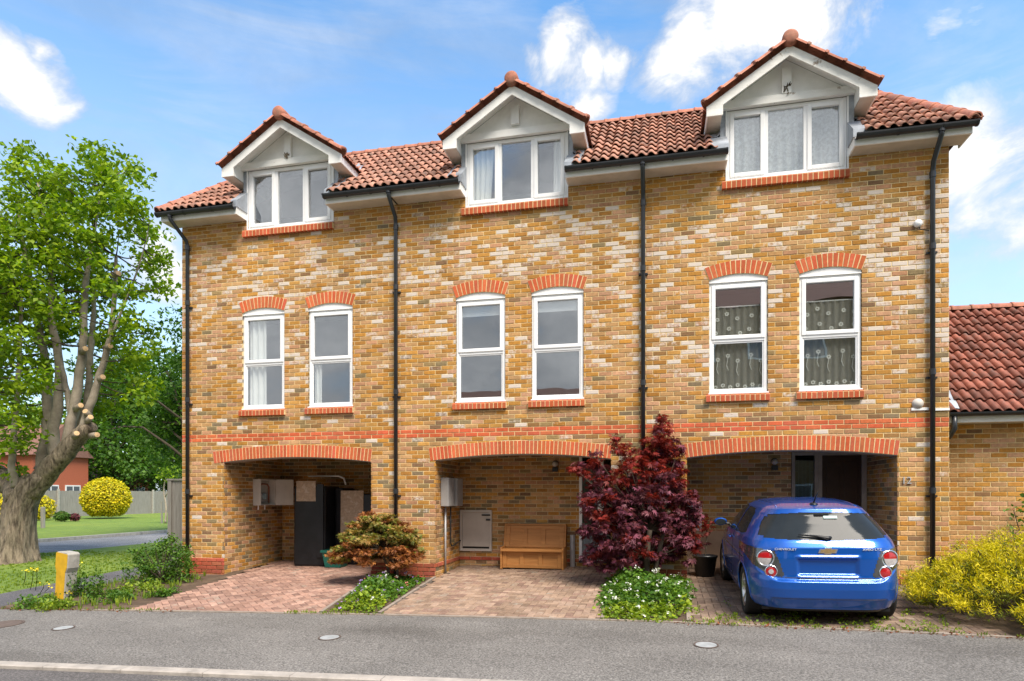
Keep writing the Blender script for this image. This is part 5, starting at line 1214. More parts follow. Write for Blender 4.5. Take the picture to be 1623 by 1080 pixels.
# ------------------------------------------------------------------ houses across the road, mirrored in the window panes
def opposite(x0, x1, y, h, rh, label):
    root = empty('facing_house', ((x0+x1)/2, y-4, g(x0, -9)-.1), label, 'house'); zb = g(0, -9)-.3
    MB().box(x0, x1, y-8, y, zb, h).build('wall', Mt['facing_brick'], root); ym = y-4
    MB().add([(x0-.3, y+.4, h-.1), (x1+.3, y+.4, h-.1), (x1+.3, ym, h+rh), (x0-.3, ym, h+rh), (x0-.3, y-8.4, h-.1), (x1+.3, y-8.4, h-.1)], [(0, 1, 2, 3), (3, 2, 5, 4), (0, 3, 4), (1, 5, 2), (0, 4, 5, 1)]).build('roof', Mt['hroof'], root)
    n = int((x1-x0)/2.4)
    for k in range(n):
        X = x0+(k+.5)*(x1-x0)/n
        for zz in (.9, 3.6)+((6.3, 9.2) if h > 10 else ()):
            f = MB().box(X-.6, X+.6, y, y+.05, zz, zz+1.3).build('window', Mt['hwhite'], root); MB().box(X-.5, X+.5, y+.051, y+.06, zz+.1, zz+1.2).build('pane', Mt['pane_far'], f)
    MB().box(x0+1, x0+1.9, y, y+.06, zb, 2.1).build('door', Mt['door_brown'], root)
for x0, x1, y, h, rh, lb_ in ((-22, -9, -31, 5.6, 2.8, 'brick house across the road, far left of the row'), (-6, 7, -29, 5.8, 3.0, 'brick house across the road facing the left townhouse'), (10.2, 22, -28, 12.4, 3.0, 'three storey brick house across the road facing the right townhouse'), (24.5, 36, -27, 7.4, 3.2, 'tall brick house across the road on the far right')): opposite(x0, x1, y, h, rh, lb_)

# ------------------------------------------------------------------ vegetation
NP = np.random.default_rng(3)
def rand_dirs(n):
    v = NP.normal(size=(n, 3)); return v/np.linalg.norm(v, axis=1)[:, None]
def leaves(P, size, up=.5, var=.35, aspect=.55, fold=.25, drop=0., outward=None):
    "one folded leaf (two quads) at each point; returns verts, quads"
    n = len(P); nr = rand_dirs(n); nr[:, 2] = np.abs(nr[:, 2])*(1-up)+up*1.2
    if outward is not None: nr = nr+outward*.9
    nr /= np.linalg.norm(nr, axis=1)[:, None]
    d = rand_dirs(n); d[:, 2] -= drop; d -= nr*(d*nr).sum(1)[:, None]; d /= np.linalg.norm(d, axis=1)[:, None]+1e-9; b = np.cross(nr, d)
    s = size*(1+var*NP.uniform(-1, 1, n)); L = s[:, None]; W = L*aspect
    base = P; tip = P+d*L; mid = P+d*L*.5-nr*L*0; l = mid+b*W*.5+nr*L*fold*.4; r = mid-b*W*.5+nr*L*fold*.4; m2 = P+d*L*.52
    V = np.stack([base, l, tip, r], 1).reshape(-1, 3); k = np.arange(n)*4
    Fq = np.stack([k, k+1, k+2, k+3], 1); return V, Fq
def palmate(P, size, droop=.3, lobes=5):
    "five narrow pointed lobes per leaf"
    n = len(P); nr = rand_dirs(n); nr[:, 2] = np.abs(nr[:, 2])+.5; nr /= np.linalg.norm(nr, axis=1)[:, None]
    d = rand_dirs(n); d[:, 2] -= droop; d -= nr*(d*nr).sum(1)[:, None]; d /= np.linalg.norm(d, axis=1)[:, None]+1e-9; b = np.cross(nr, d)
    s = size*(1+.35*NP.uniform(-1, 1, n)); Vs = []; Fs = []
    for q in range(lobes):
        a = (q-(lobes-1)/2)*.62; ln = s*(1-.22*abs(q-(lobes-1)/2)); dr = d*math.cos(a)+b*math.sin(a); sd_ = np.cross(nr, dr)
        tip = P+dr*ln[:, None]-nr*(ln*.18)[:, None]; m = P+dr*(ln*.5)[:, None]
        Vs.append(np.stack([P, m+sd_*(ln*.13)[:, None], tip, m-sd_*(ln*.13)[:, None]], 1))
    V = np.stack(Vs, 1).reshape(-1, 3); k = np.arange(n*lobes)*4; return V, np.stack([k, k+1, k+2, k+3], 1)
def ell(c, r, n, shell=.55, flat=0.):
    "points through an ellipsoid, denser towards its skin"
    d = rand_dirs(n); t = NP.uniform(0, 1, n)**shell; p = d*t[:, None]; return np.array(c)+p*np.array(r), d
def foliage(name, parts, m, parent, tints, kind=None, per=1, label=None, cat=None):
    V = np.concatenate([p[0] for p in parts]); off = np.cumsum([0]+[len(p[0]) for p in parts[:-1]]); Fq = np.concatenate([p[1]+o for p, o in zip(parts, off)])
    t = np.array(tints)[NP.integers(0, len(tints), len(Fq)//per+1)].repeat(per, 0)[:len(Fq)]; j = NP.uniform(.75, 1.25, (len(Fq)//per+1, 1)).repeat(per, 0)[:len(Fq)]
    tc = np.concatenate([t*j, np.ones((len(Fq), 1))], 1); return npmesh(name, V, Fq, m, parent, tc, kind=kind, label=label, cat=cat)
GREEN = [(1, 1, 1), (.8, .9, .7), (1.2, 1.15, .8), (.65, .8, .7), (1.4, 1.3, .7)]
LF = dict(tree=leafmat('leaf_tree', (.12, .215, .012), (.25, .345, .024), 1.6, .45), dark=leafmat('leaf_dark', (.045, .115, .014), (.09, .18, .022), 1.2, .35), bright=leafmat('leaf_bright', (.16, .27, .025), (.24, .33, .035), 1., .4),
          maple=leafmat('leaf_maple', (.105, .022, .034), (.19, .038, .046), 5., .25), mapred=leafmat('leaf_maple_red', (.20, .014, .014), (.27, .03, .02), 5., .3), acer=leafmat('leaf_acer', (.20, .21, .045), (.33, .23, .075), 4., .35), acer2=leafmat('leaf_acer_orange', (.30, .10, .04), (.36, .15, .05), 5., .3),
          green=leafmat('leaf_green', (.06, .14, .02), (.12, .22, .03), 6.), lime=leafmat('leaf_lime', (.16, .24, .02), (.24, .31, .03), 6.), gold=leafmat('leaf_gold', (.58, .50, .012), (.72, .60, .015), 5., .35), juni=leafmat('leaf_juniper', (.17, .20, .012), (.34, .32, .014), 4., .25), grassb=leafmat('leaf_grass', (.13, .20, .02), (.21, .28, .03), 3.),
          white=leafmat('petal_white', (.75, .75, .72), (.8, .8, .78), 3., .3), violet=leafmat('petal_violet', (.34, .22, .55), (.45, .3, .62), 3., .3), pink=leafmat('petal_pink', (.7, .2, .15), (.7, .3, .25), 3., .3), yel=leafmat('petal_yellow', (.75, .60, .02), (.8, .65, .05), 3., .3))
def limb(mb, pts, rad, n=9, sub=4, wob=.02, rg=R):
    "smooth tapered limb through points"
    P = [Vector(p) for p in pts]; out = []; rr = []
    for i in range(len(P)-1):
        p0, p1, p2, p3 = P[max(0, i-1)], P[i], P[i+1], P[min(len(P)-1, i+2)]
        for k in range(sub):
            t = k/sub; q = .5*((2*p1)+(p2-p0)*t+(2*p0-5*p1+4*p2-p3)*t*t+(-p0+3*p1-3*p2+p3)*t**3); w = rad[i]*(1-t)+rad[i+1]*t
            out.append(q+Vector((rg.uniform(-1, 1), rg.uniform(-1, 1), rg.uniform(-1, 1)))*wob*w*4); rr.append(w*rg.uniform(.94, 1.06))
    out.append(P[-1]); rr.append(rad[-1]); mb.tube(out, rr, n); return out

# the pollarded tree on the verge
def big_tree():
    rg = random.Random(21); Zt = 15.4; base = at(25, 892)
    root = empty('verge_tree', base, 'large lopped broadleaf tree with thick leaning trunk on the left verge', 'tree')
    w = lambda px, py, dz=0.: w3(px, py, Zt+dz)
    tk = MB()
    # trunk with buttressed foot
    n = 64; vs = []; prof = [((20, 902), .62), ((22, 888), .50), ((24, 866), .40), ((27, 835), .345), ((31, 805), .33), ((40, 782), .345), ((53, 764), .33), ((64, 752), .26)]
    for (px, py), r in prof:
        c = w(px, py)
        for k in range(n):
            a = 2*math.pi*k/n; q = r*(1+.07*math.sin(3*a+py*.02)+.05*math.sin(7*a+py*.04)+.035*math.sin(15*a+1.5*math.sin(py*.06))+.022*math.sin(27*a+2*math.sin(py*.05))); vs.append(c+Vector((math.cos(a)*q, math.sin(a)*q, 0)))
    tk.add(vs, [(i*n+k, i*n+(k+1) % n, (i+1)*n+(k+1) % n, (i+1)*n+k) for i in range(len(prof)-1) for k in range(n)]+[tuple(range((len(prof)-1)*n, len(prof)*n))])
    limb(tk, [w(46, 782), w(72, 752), w(98, 724, -.1), w(118, 700, -.15), w(136, 682, -.2), w(148, 676, -.25)], [.27, .25, .225, .20, .165, .11], 14)
    limb(tk, [w(40, 790), w(20, 770, .2), w(-20, 745, .3), w(-70, 700, .4), w(-110, 620, .4)], [.36, .3, .25, .2, .12], 12)
    tk.build('trunk', Mt['bark'], root, True)
    tips = []
    L_ = [([(104, 716, -.1), (114, 668, -.15), (124, 610, -.15), (131, 550, -.2), (134, 480, -.2), (140, 420, -.2), (152, 350, -.1), (163, 285, 0)], [.21, .18, .155, .135, .115, .085, .05, .025]),
          ([(128, 690, -.2), (142, 645, -.3), (158, 595, -.3), (172, 548, -.3), (181, 480, -.2), (184, 405, -.1)], [.17, .14, .12, .10, .08, .05]),
          ([(120, 690, .2), (138, 640, .3), (143, 560, .4), (148, 500, .5), (150, 440, .5)], [.16, .13, .11, .09, .06]),
          ([(90, 730, .1), (84, 690, .1), (93, 630, .1), (92, 560, .1), (80, 500, .1), (82, 440, .2), (72, 360, .2), (60, 290, .2)], [.24, .19, .16, .14, .11, .09, .06, .03]),
          ([(64, 748, .3), (74, 700, .4), (76, 640, .5), (70, 560, .5), (52, 480, .5), (38, 400, .4), (28, 320, .3)], [.26, .21, .18, .14, .11, .08, .04]),
          ([(26, 772, -.2), (19, 740, -.3), (22, 690, -.3), (28, 620, -.3), (32, 540, -.3), (34, 470, -.2)], [.17, .12, .095, .08, .065, .04]),
          ([(112, 660, -.1), (106, 620, 0), (96, 575, .1), (84, 545, .2)], [.11, .095, .08, .05]),
          ([(172, 548, -.3), (190, 500, -.3), (212, 445, -.3), (228, 395, -.3), (238, 350, -.3)], [.06, .045, .03, .02, .012])]
    lb = []
    for pts, rad in L_:
        m = MB(); out = limb(m, [w(*p) for p in pts], [q*.66 for q in rad], 10, wob=.035, rg=rg); m.build('limb', Mt['bark_pale'], root, True); tips += out[len(out)//3:]
    for (px, py, dx, dy) in ((150, 690, 10, -2), (141, 665, 7, -10), (120, 690, 4, -8), (160, 600, 8, -6), (125, 645, 8, -6), (133, 555, 6, -6), (184, 435, 10, -3), (172, 550, 8, -4), (138, 655, -8, -8)):
        a, b = w(px-dx*.6, py-dy*.6, -.25), w(px+dx*.45, py+dy*.45, -.45); m = MB(); m.tube([a, a.lerp(b, .95)], [.075, .06], 10); st = m.build('stub', Mt['bark_pale'], root, True)
        dvec = (b-a).normalized(); M4 = Matrix.Translation(a.lerp(b, .955)) @ Vector((0, 0, 1)).rotation_difference(dvec).to_matrix().to_4x4(); MB().lathe([(.058, 0), (0, .006)], 12, M4).build('cut_face', Mt['cut'], st)
    # crown: leaf clumps at many spots, sparse at the top right
    reg = [(150, 262, 62, 30, 16), (120, 300, 70, 34, 18), (55, 300, 60, 38, 20), (185, 300, 45, 28, 11), (165, 345, 62, 34, 18), (60, 350, 70, 34, 24), (30, 420, 74, 52, 44), (115, 400, 62, 36, 22), (205, 350, 26, 30, 4), (30, 500, 80, 50, 46), (115, 470, 56, 34, 20), (150, 430, 50, 30, 12),
           (190, 460, 44, 34, 9), (235, 385, 24, 40, 8), (205, 540, 46, 36, 13), (250, 455, 22, 44, 6), (25, 590, 60, 44, 34), (110, 545, 50, 34, 14), (165, 560, 40, 30, 10), (10, 670, 50, 46, 18), (-60, 420, 70, 120, 50), (-60, 600, 60, 90, 24), (215, 605, 44, 26, 9), (165, 640, 30, 20, 5), (40, 245, 24, 16, 3), (18, 745, 34, 18, 5)]
    tw = MB(); parts = []; T = [Vector(t) for t in tips]
    for cx, cy, rx, ry, n in reg:
        for k in range(n):
            a = rg.uniform(0, 2*math.pi); q = math.sqrt(rg.random()); c = w(cx+rx*q*math.cos(a), cy+ry*q*math.sin(a), rg.uniform(-1.5, 1.9) if cy < 430 or cx < 40 or cx > 185 else rg.uniform(.4, 2.2))
            near = min(T, key=lambda t: (t-c).length+.8*max(0, t.z-c.z)); 
            if rg.random() < .6: limb(tw, [near, near.lerp(c, .5)+Vector((0, 0, -.08)), c], [.02, .013, .006], 5, 3)
            P, d = ell(c, (.42, .42, .24), rg.randint(44, 64), .6); parts.append(leaves(P, .135, .35, .35, .6, .3, .35))
    tw.build('twigs', Mt['bark_dark'], root); foliage('crown', parts, LF['tree'], root, GREEN+[(1.5, 1.35, .5)])
big_tree()
def far_tree(px, pyb, Z, h, cr, n, m, label, leaf=.3, trunk=.2, squat=1., seed=1):
    rg = random.Random(seed); b = w3(px, pyb, Z); b.z = g(b.x, b.y); root = empty('background_tree', b, label, 'tree', 'trees beyond the lane')
    tk = MB(); limb(tk, [b, b+Vector((.1, 0, h*.35)), b+Vector((-.1, .1, h*.7))], [trunk*1.3, trunk, trunk*.4], 9); parts = []; K = 34
    for k in range(K):
        d = Vector((rg.gauss(0, 1), rg.gauss(0, 1), rg.gauss(0, 1))).normalized(); q = rg.random()**.4
        c = b+Vector((d.x*cr*q, d.y*cr*q, h*.60+d.z*h*.40*q*squat)); cl = cr*rg.uniform(.24, .40)
        limb(tk, [b+Vector((0, 0, h*rg.uniform(.25, .5))), (b+Vector((0, 0, h*.5))).lerp(c, .6), c], [trunk*.35, trunk*.2, .02], 5, 2)
        P, dd = ell(c, (cl, cl, cl*.75), n//K, .45); parts.append(leaves(P, leaf, .3, .4, .65, .3, .2))
    tk.build('trunk', Mt['bark_dark'], root, True); foliage('crown', parts, m, root, GREEN)
far_tree(305, 800, 25, 8.6, 3.3, 9000, LF['dark'], 'dark green tree hanging out past the left house corner', .17, .2, seed=2)
far_tree(175, 800, 60, 13.5, 5.0, 6500, LF['dark'], 'broad dark tree behind the fence and yellow ball shrub', .36, .3, seed=3)
far_tree(240, 800, 64, 16.5, 5.4, 7000, LF['dark'], 'tall dark tree rising behind the far fence', .38, .3, seed=4)
far_tree(75, 800, 58, 11.0, 3.8, 5500, LF['bright'], 'pale lime green tree seen through the lopped tree', .32, .25, seed=5)
far_tree(5, 800, 62, 12.0, 4.6, 4500, LF['tree'], 'mid green tree at the left edge beyond the fence', .38, .25, seed=6)
far_tree(-90, 800, 56, 13.0, 4.8, 4000, LF['dark'], 'dark tree beyond the left end of the fence', .38, .25, seed=7)
far_tree(120, 800, 76, 12.0, 5.0, 4500, LF['dark'], 'rounded dark tree behind the red brick house', .45, .25, seed=8)
far_tree(205, 800, 59, 6.0, 4.4, 4500, LF['dark'], 'low dark thicket behind the far fence', .3, .12, seed=11)
far_tree(268, 800, 62, 6.5, 4.6, 4500, LF['green'], 'low green thicket behind the fence near the terrace corner', .3, .12, seed=12)
far_tree(290, 800, 70, 13.5, 5.4, 4500, LF['tree'], 'far green tree behind the terrace corner', .45, .25, seed=10)

# clipped yellow balls and small garden plants
def ball(px, py, Z, r, m, label, n=9500, sz=.13, sq=.95, name='ball_shrub'):
    b = w3(px, py, Z); b.z = g(b.x, b.y)+.06; root = empty(name, b, label, 'shrub'); d = rand_dirs(n); d[:, 2] = np.abs(d[:, 2]+.82)-.82
    P = np.array(b)+np.array((0, 0, r*.92))+d*np.array((r, r, r*sq))*(NP.uniform(.90, 1.02, n)[:, None]); V = leaves(P, sz, .1, .4, .6, .3, 0., d); foliage('foliage', [V], m, root, [(1, 1, 1), (.8, .8, .8), (1.15, 1.05, .9), (.6, .7, .7)])
    core = MB().lathe([(r*.2, .1*r), (r*.5, .25*r), (r*.75, .7*r), (r*.7, 1.2*r), (r*.4, 1.55*r), (0, 1.7*r)], 16, Matrix.Translation(b)); core.build('stem_mass', Mt['shrub_core'], root, True)
ball(168, 822, 41, 1.36, LF['gold'], 'large clipped yellow ball shrub on the far lawn'); ball(62, 815, 38, .78, LF['gold'], 'small yellow shrub right of the big tree trunk', 1800); ball(-6, 835, 30, .9, LF['gold'], 'yellow shrub at the left edge behind the tree trunk', 2000)
ball(98, 828, 36, .34, LF['dark'], 'low dark shrub in front of the far fence', 700, .12, .7); ball(118, 828, 36.5, .25, LF['maple'], 'small reddish shrub on the far lawn', 500, .1, .7)
ball(300, 770, 16.5, .1, LF['dark'], 'x', 10) if False else None
# weathered fence along the far lawn: posts singly, boards too fine to tell apart
fr = empty('garden_fence', (-30.5, 25, g(-30.5, 25)), 'grey close boarded fence along the far side of the lawn', 'fence'); fb = MB(); y_ = 8.
rg = random.Random(4)
while y_ < 62:
    hgt = 1.78+rg.uniform(-.02, .02); fb.box(-30.52, -30.50, y_, y_+.135, .0, hgt+.02); y_ += .142
fb.build('boards', Mt['fence'], fr, kind='stuff')
for k in range(20): MB().box(-30.49, -30.38, 8+2.8*k, 8.12+2.8*k, -.05, 1.92).build('post', Mt['conc'], fr)
# red house beyond the fence
def red_house(x0, x1, y0, y1, h, rh, label, m='hedge_brick'):
    root = empty('brick_house', ((x0+x1)/2, (y0+y1)/2, -.05), label, 'house'); MB().box(x0, x1, y0, y1, -.1, h).build('wall', Mt[m], root); ym = (y0+y1)/2
    MB().add([(x1+.3, y0-.3, h), (x1+.3, ym, h+rh), (x1+.3, y1+.3, h), (x0-.3, y0-.3, h), (x0-.3, ym, h+rh), (x0-.3, y1+.3, h)], [(0, 1, 4, 3), (1, 2, 5, 4), (0, 2, 1), (3, 4, 5), (0, 3, 5, 2)]).build('roof', Mt['hroof'], root)
    MB().add([(x1+.02, y0, h), (x1+.02, ym, h+rh*.9), (x1+.02, y1, h)], [(0, 1, 2)]).build('gable', Mt['hwhite'], root)
    for yy in (y0+.8, y1-2.2):
        for zz in (1., 3.5):
            if zz+1.3 < h: f = MB().box(x1, x1+.06, yy, yy+1.4, zz, zz+1.3).build('window', Mt['hwhite'], root); MB().box(x1+.061, x1+.07, yy+.1, yy+.65, zz+.1, zz+1.2).build('pane', Mt['pane_far'], f); MB().box(x1+.061, x1+.07, yy+.75, yy+1.3, zz+.1, zz+1.2).build('pane', Mt['pane_far'], f)
red_house(-45, -38, 29.5, 34.5, 4.6, 2.6, 'red brick house with pale gable beyond the far fence'); red_house(-52, -44, 41, 48, 2.9, 2.6, 'low house behind the fence near the terrace corner')
# timber gate between footpath and house, sapling with stakes, low posts on the lawn
gx0 = pl(270, 800, 1.0)[0]; gt_ = empty('side_gate', (gx0+.15, 1.0, g(gx0, 1.)), 'grey weathered timber gate beside the left house wall', 'gate')
MB().box(gx0, gx0+.09, .96, 1.05, g(gx0, 1)-.03, 1.84).build('post', Mt['fence'], gt_); MB().box(gx0-.02, .0, .95, 1.06, 1.842, 1.88).build('cap', Mt['fence'], gt_)
k = gx0+.095
while k < -.02: MB().box(k, min(k+.095, -.004), .985, 1.01, .04, 1.83).build('board', Mt['fence'], gt_); k += .1
sb = w3(262, 825, 34); sb.z = g(sb.x, sb.y)+.05; sg = empty('sapling', sb, 'young staked sapling on the far lawn near the terrace', 'tree')
m = MB(); limb(m, [sb, sb+Vector((.05, 0, .9)), sb+Vector((-.1, 0, 1.8)), sb+Vector((.1, 0, 2.6))], [.06, .05, .04, .02], 7); limb(m, [sb+Vector((.0, 0, 1.4)), sb+Vector((.5, 0, 2.2))], [.03, .012], 6); m.build('trunk', Mt['bark_pale'], sg, True)
for dx in (-.28, .35): MB().box(sb.x+dx, sb.x+dx+.07, sb.y, sb.y+.07, sb.z-.05, sb.z+1.15).build('stake', Mt['fence'], sg)
P, d = ell(sb+Vector((.1, 0, 2.6)), (.6, .6, .5), 260, .6); foliage('crown', [leaves(P, .16, .3)], LF['tree'], sg, GREEN)
for (px, dz, lb_) in ((54, 0, 'left'), (68, .4, 'right')):
    b = w3(px, 830, 29+dz); b.z = g(b.x, b.y)+.05; tag(bevel(MB().box(b.x-.07, b.x+.07, b.y-.07, b.y+.07, b.z-.1, b.z+.95).build('timber_post', Mt['fence']), .02), f'short timber post on the lawn, {lb_} one of the pair by the tree', 'post')
# hydrant marker in the weedy bed
hp = at(108, 947); hm = empty('hydrant_marker', hp, 'tilted concrete marker post with yellow painted side in the weedy bed', 'marker', rot=(0, math.radians(5), math.radians(-6)))
def loc(o): o.parent = hm; o.matrix_parent_inverse = Matrix.Identity(4); return o
bevel(loc(MB().prism([(-.10, -.1), (.10, -.1), (.10, .42), (.135, .50), (.135, .72), (.10, .745), (-.115, .745), (-.135, .72), (-.135, .5), (-.10, .42)], -.10, .10).build('post', Mt['conc'])), .012)
loc(MB().prism([(-.098, -.1), (.09, -.1), (.09, .42), (.12, .5), (.12, .72), (-.115, .735), (-.13, .72), (-.13, .5), (-.098, .42)], -.108, -.1015).build('yellow_face', Mt['yellow'])); loc(MB().box(-.108, -.1015, -.069, .06, -.1, .41).build('yellow_side', Mt['yellow'])); loc(MB().box(-.143, -.1365, -.066, .06, .505, .715).build('yellow_side', Mt['yellow']))

# ------------------------------------------------------------------ shrubs and flowers near the house
def gp(x, y, z=0.): return Vector((x, y, g(x, y)+z))
def weeds(name, pts, label, m, hgt=(.1, .25), blades=8, wid=.012, cat='weeds', tints=GREEN, spread=.5):
    "tufts of narrow blades, one object: ground cover nobody could count"
    V = []; Fq = []; rg = random.Random(len(pts)+int(100*hgt[1]))
    for p in pts:
        for k in range(blades):
            a = rg.uniform(0, 6.28); h = rg.uniform(*hgt); l = rg.uniform(.1, spread)*h; d = Vector((math.cos(a), math.sin(a), 0)); s_ = Vector((-d.y, d.x, 0))*wid; b = Vector(p)+d*.02
            n = len(V); V += [b-s_, b+s_, b+d*l*.5+Vector((0, 0, h*.6))+s_*.8, b+d*l*.5+Vector((0, 0, h*.6))-s_*.8, b+d*l*1.3+Vector((0, 0, h))]; Fq += [(n, n+1, n+2, n+3), (n+3, n+2, n+4, n+4)]
    V = np.array([tuple(v) for v in V]); F3 = np.array(Fq); F3 = F3[[i for i in range(len(F3)) if F3[i][2] != F3[i][3]]]
    o = npmesh(name, V, F3, m, None, np.concatenate([np.array(tints)[NP.integers(0, len(tints), len(F3))], np.ones((len(F3), 1))], 1)); return tag(o, label, cat, kind='stuff')
def cover_leaves(P, sz, m, name, parent=None, tints=GREEN, **kw): return foliage(name, [leaves(np.array(P), sz, .75, .4, .8, .2, 0.)], m, parent, tints, **kw)
def scatter(poly, n, z0, z1, rg):
    xs = [p[0] for p in poly]; ys = [p[1] for p in poly]; out = []
    while len(out) < n:
        x, y = rg.uniform(min(xs), max(xs)), rg.uniform(min(ys), max(ys))
        if inside((x, y), poly): out.append((x, y, g(x, y)+rg.uniform(z0, z1)))
    return out
rg = random.Random(31)
# green shrub at the corner of the left pier
sbp = at(262, 922); rt = empty('green_shrub', sbp, 'bushy green shrub at the foot of the left pier', 'shrub'); parts = []; m = MB()
for k in range(46):
    a = rg.uniform(0, 6.28); q = math.sqrt(rg.random()); c = sbp+Vector((.50*q*math.cos(a), .45*q*math.sin(a), .12+(.80-.35*q)*rg.random()**.6)); limb(m, [sbp, sbp.lerp(c, .6), c], [.012, .008, .004], 5, 2)
    P, d = ell(c, (.14, .14, .11), 60, .6); parts.append(leaves(P, .05, .4, .4, .55))
m.build('stems', Mt['bark_dark'], rt); foliage('foliage', parts, LF['green'], rt, GREEN)
for (px, py, h, w_, n, mt, lb_, nm) in ((232, 925, .45, .35, 16, 'green', 'weedy green clump left of the corner shrub', 'weed_clump'), (290, 922, .55, .28, 12, 'green', 'feathery green weeds against the left downpipe', 'weed_clump'), (135, 944, .42, .22, 12, 'dark', 'dark weeds growing around the marker post', 'weed_clump'), (98, 964, .14, .22, 10, 'lime', 'broad leaved low weed at the pavement edge', 'weed_clump'), (62, 962, .22, .22, 10, 'green', 'grassy weed clump left of the marker post', 'weed_clump'), (182, 952, .18, .3, 12, 'green', 'low weeds in the middle of the left bed', 'weed_clump'), (158, 946, .5, .12, 6, 'green', 'tall thin weed right of the marker post', 'weed_clump'), (215, 940, .18, .35, 12, 'lime', 'yellow green weeds at the edge of the pinkish drive', 'weed_clump'), (265, 945, .12, .3, 10, 'green', 'creeping weeds along the pinkish drive edge', 'weed_clump')):
    b = at(px, py); rt = empty(nm, b, lb_, 'weeds', 'weeds in the left bed'); parts = []
    for k in range(n):
        a = rg.uniform(0, 6.28); q = math.sqrt(rg.random())*w_; hh = h*rg.uniform(.4, 1); c = Vector((b.x+q*math.cos(a), b.y+q*math.sin(a), 0)); c.z = g(c.x, c.y)
        P = np.array([tuple(c+Vector((rg.gauss(0, .05), rg.gauss(0, .05), hh*rg.random()))) for _ in range(45)]); parts.append(leaves(P, .055, .4, .5, .45))
    foliage('foliage', parts, LF[mt], rt, GREEN)
bedp = [(-.5, -3.2), (1.6, -3.2), (1.1, -1.4), (.9, -.2), (-.5, -.2)]
weeds('bed_weeds', scatter(bedp, 190, 0, 0, rg), 'thin weeds and grass covering the left bed', LF['grassb'], (.04, .2), 6, .006)
weeds('verge_grass', scatter([(-7, -3), (-1.8, -3), (-1.8, 4), (-7, 4)], 2600, -.02, -.02, rg), 'short grass on the verge round the tree', LF['grassb'], (.025, .06), 6, .007, 'grass')
weeds('path_edge_grass', [(-1.8+rg.uniform(-.08, .04), rg.uniform(-3, 3), g(-1.8, 0)-.03) for _ in range(160)]+[(-.6+rg.uniform(-.06, .06), y_, g(-.6, y_)-.01) for y_ in [rg.uniform(-3, 2) for _ in range(120)]], 'ragged grass along the footpath edges', LF['grassb'], (.03, .08), 6, .006, 'grass')
fl = empty('ragwort', at(50, 925), 'tall stalks with small yellow flowers at the footpath edge', 'flowers'); m = MB(); P = []
for px, py, tp in ((40, 930, 905), (52, 935, 900), (60, 936, 903), (68, 940, 925), (75, 938, 930), (110, 948, 940), (128, 925, 895)):
    b = at(px, py); Z = proj(*b)[2]; t = w3(px+rg.uniform(-3, 3), tp, Z); m.tube([b, b.lerp(t, .5)+Vector((.02, 0, 0)), t], .005, 5); P += [tuple(t+Vector((rg.gauss(0, .03), rg.gauss(0, .03), rg.gauss(0, .02)))) for _ in range(9)]
m.build('stalks', LF['green'], fl, kind='stuff'); foliage('blossom', [leaves(np.array(P), .035, .8, .3, .9)], LF['yel'], fl, [(1, 1, 1)])

# orange and green dissected acer in the left planter
ab = gp(4.72, -.62); ac = empty('acer_shrub', ab, 'domed green and orange lace leaf acer in the left planter', 'shrub'); m = MB(); pg = []; po = []
cc = Vector((w3(598, 856, 11.25))); 
for dx in (-.05, .06): limb(m, [ab+Vector((dx, 0, 0)), ab+Vector((dx*1.5, 0, .25)), ab.lerp(cc, .75)], [.03, .025, .02], 7)
for k in range(120):
    a = rg.uniform(0, 6.28); q = math.sqrt(rg.random()); hh = (1-q*q)**.5; c = cc+Vector((.80*q*math.cos(a), .55*q*math.sin(a), -.44+.84*hh*rg.uniform(.35, 1.05)+.06*math.sin(3*a)))
    limb(m, [ab.lerp(cc, .75), (ab.lerp(cc, .9)).lerp(c, .6), c], [.012, .008, .003], 5, 2)
    P, d = ell(c, (.16, .16, .06), 125, .7); low = c.z < cc.z-.02 and rg.random() < .75
    (po if low and c.y < cc.y+.2 or rg.random() < .12 else pg).append(palmate(P, .06, .7, 5))
m.build('branches', Mt['bark_dark'], ac, True); foliage('foliage', pg, LF['acer'], ac, [(1, 1, 1), (.7, .8, .7), (.8, 1.15, .6), (1.35, 1.0, .9), (1.5, 1.15, 1.3), (.5, .6, .5)], per=5); foliage('orange_foliage', po, LF['acer2'], ac, [(1, 1, 1), (.8, .7, .7), (1.1, 1.1, .8)], per=5)
# purple japanese maple in the right planter
mbp = gp(9.02, -.55); mp = empty('japanese_maple', mbp, 'tall purple red japanese maple in the planter left of the blue car', 'tree'); m = MB(); pd_ = []; pr_ = []; Zm = 10.55
stem = [mbp, mbp+Vector((.0, .0, .45)), mbp+Vector((.05, .02, .9))]; limb(m, stem, [.06, .05, .04], 8); limb(m, [mbp+Vector((.08, .05, 0)), mbp+Vector((.2, .05, .6)), mbp+Vector((.35, .1, 1.2))], [.045, .035, .025], 7)
regs = [(1010, 850, 92, 42, 95), (1005, 800, 88, 42, 85), (1000, 885, 70, 20, 34), (1022, 765, 74, 38, 62), (1035, 730, 42, 34, 26), (1046, 697, 18, 26, 9), (1049, 676, 7, 14, 5), (930, 740, 28, 14, 11), (942, 722, 10, 14, 4), (962, 790, 40, 34, 24), (1088, 812, 26, 24, 16), (1098, 788, 16, 8, 6), (1068, 755, 26, 24, 14), (985, 715, 14, 20, 5), (972, 700, 6, 10, 2), (1085, 862, 22, 30, 16), (960, 850, 40, 40, 28), (1098, 865, 14, 5, 3), (1056, 715, 26, 22, 12)]
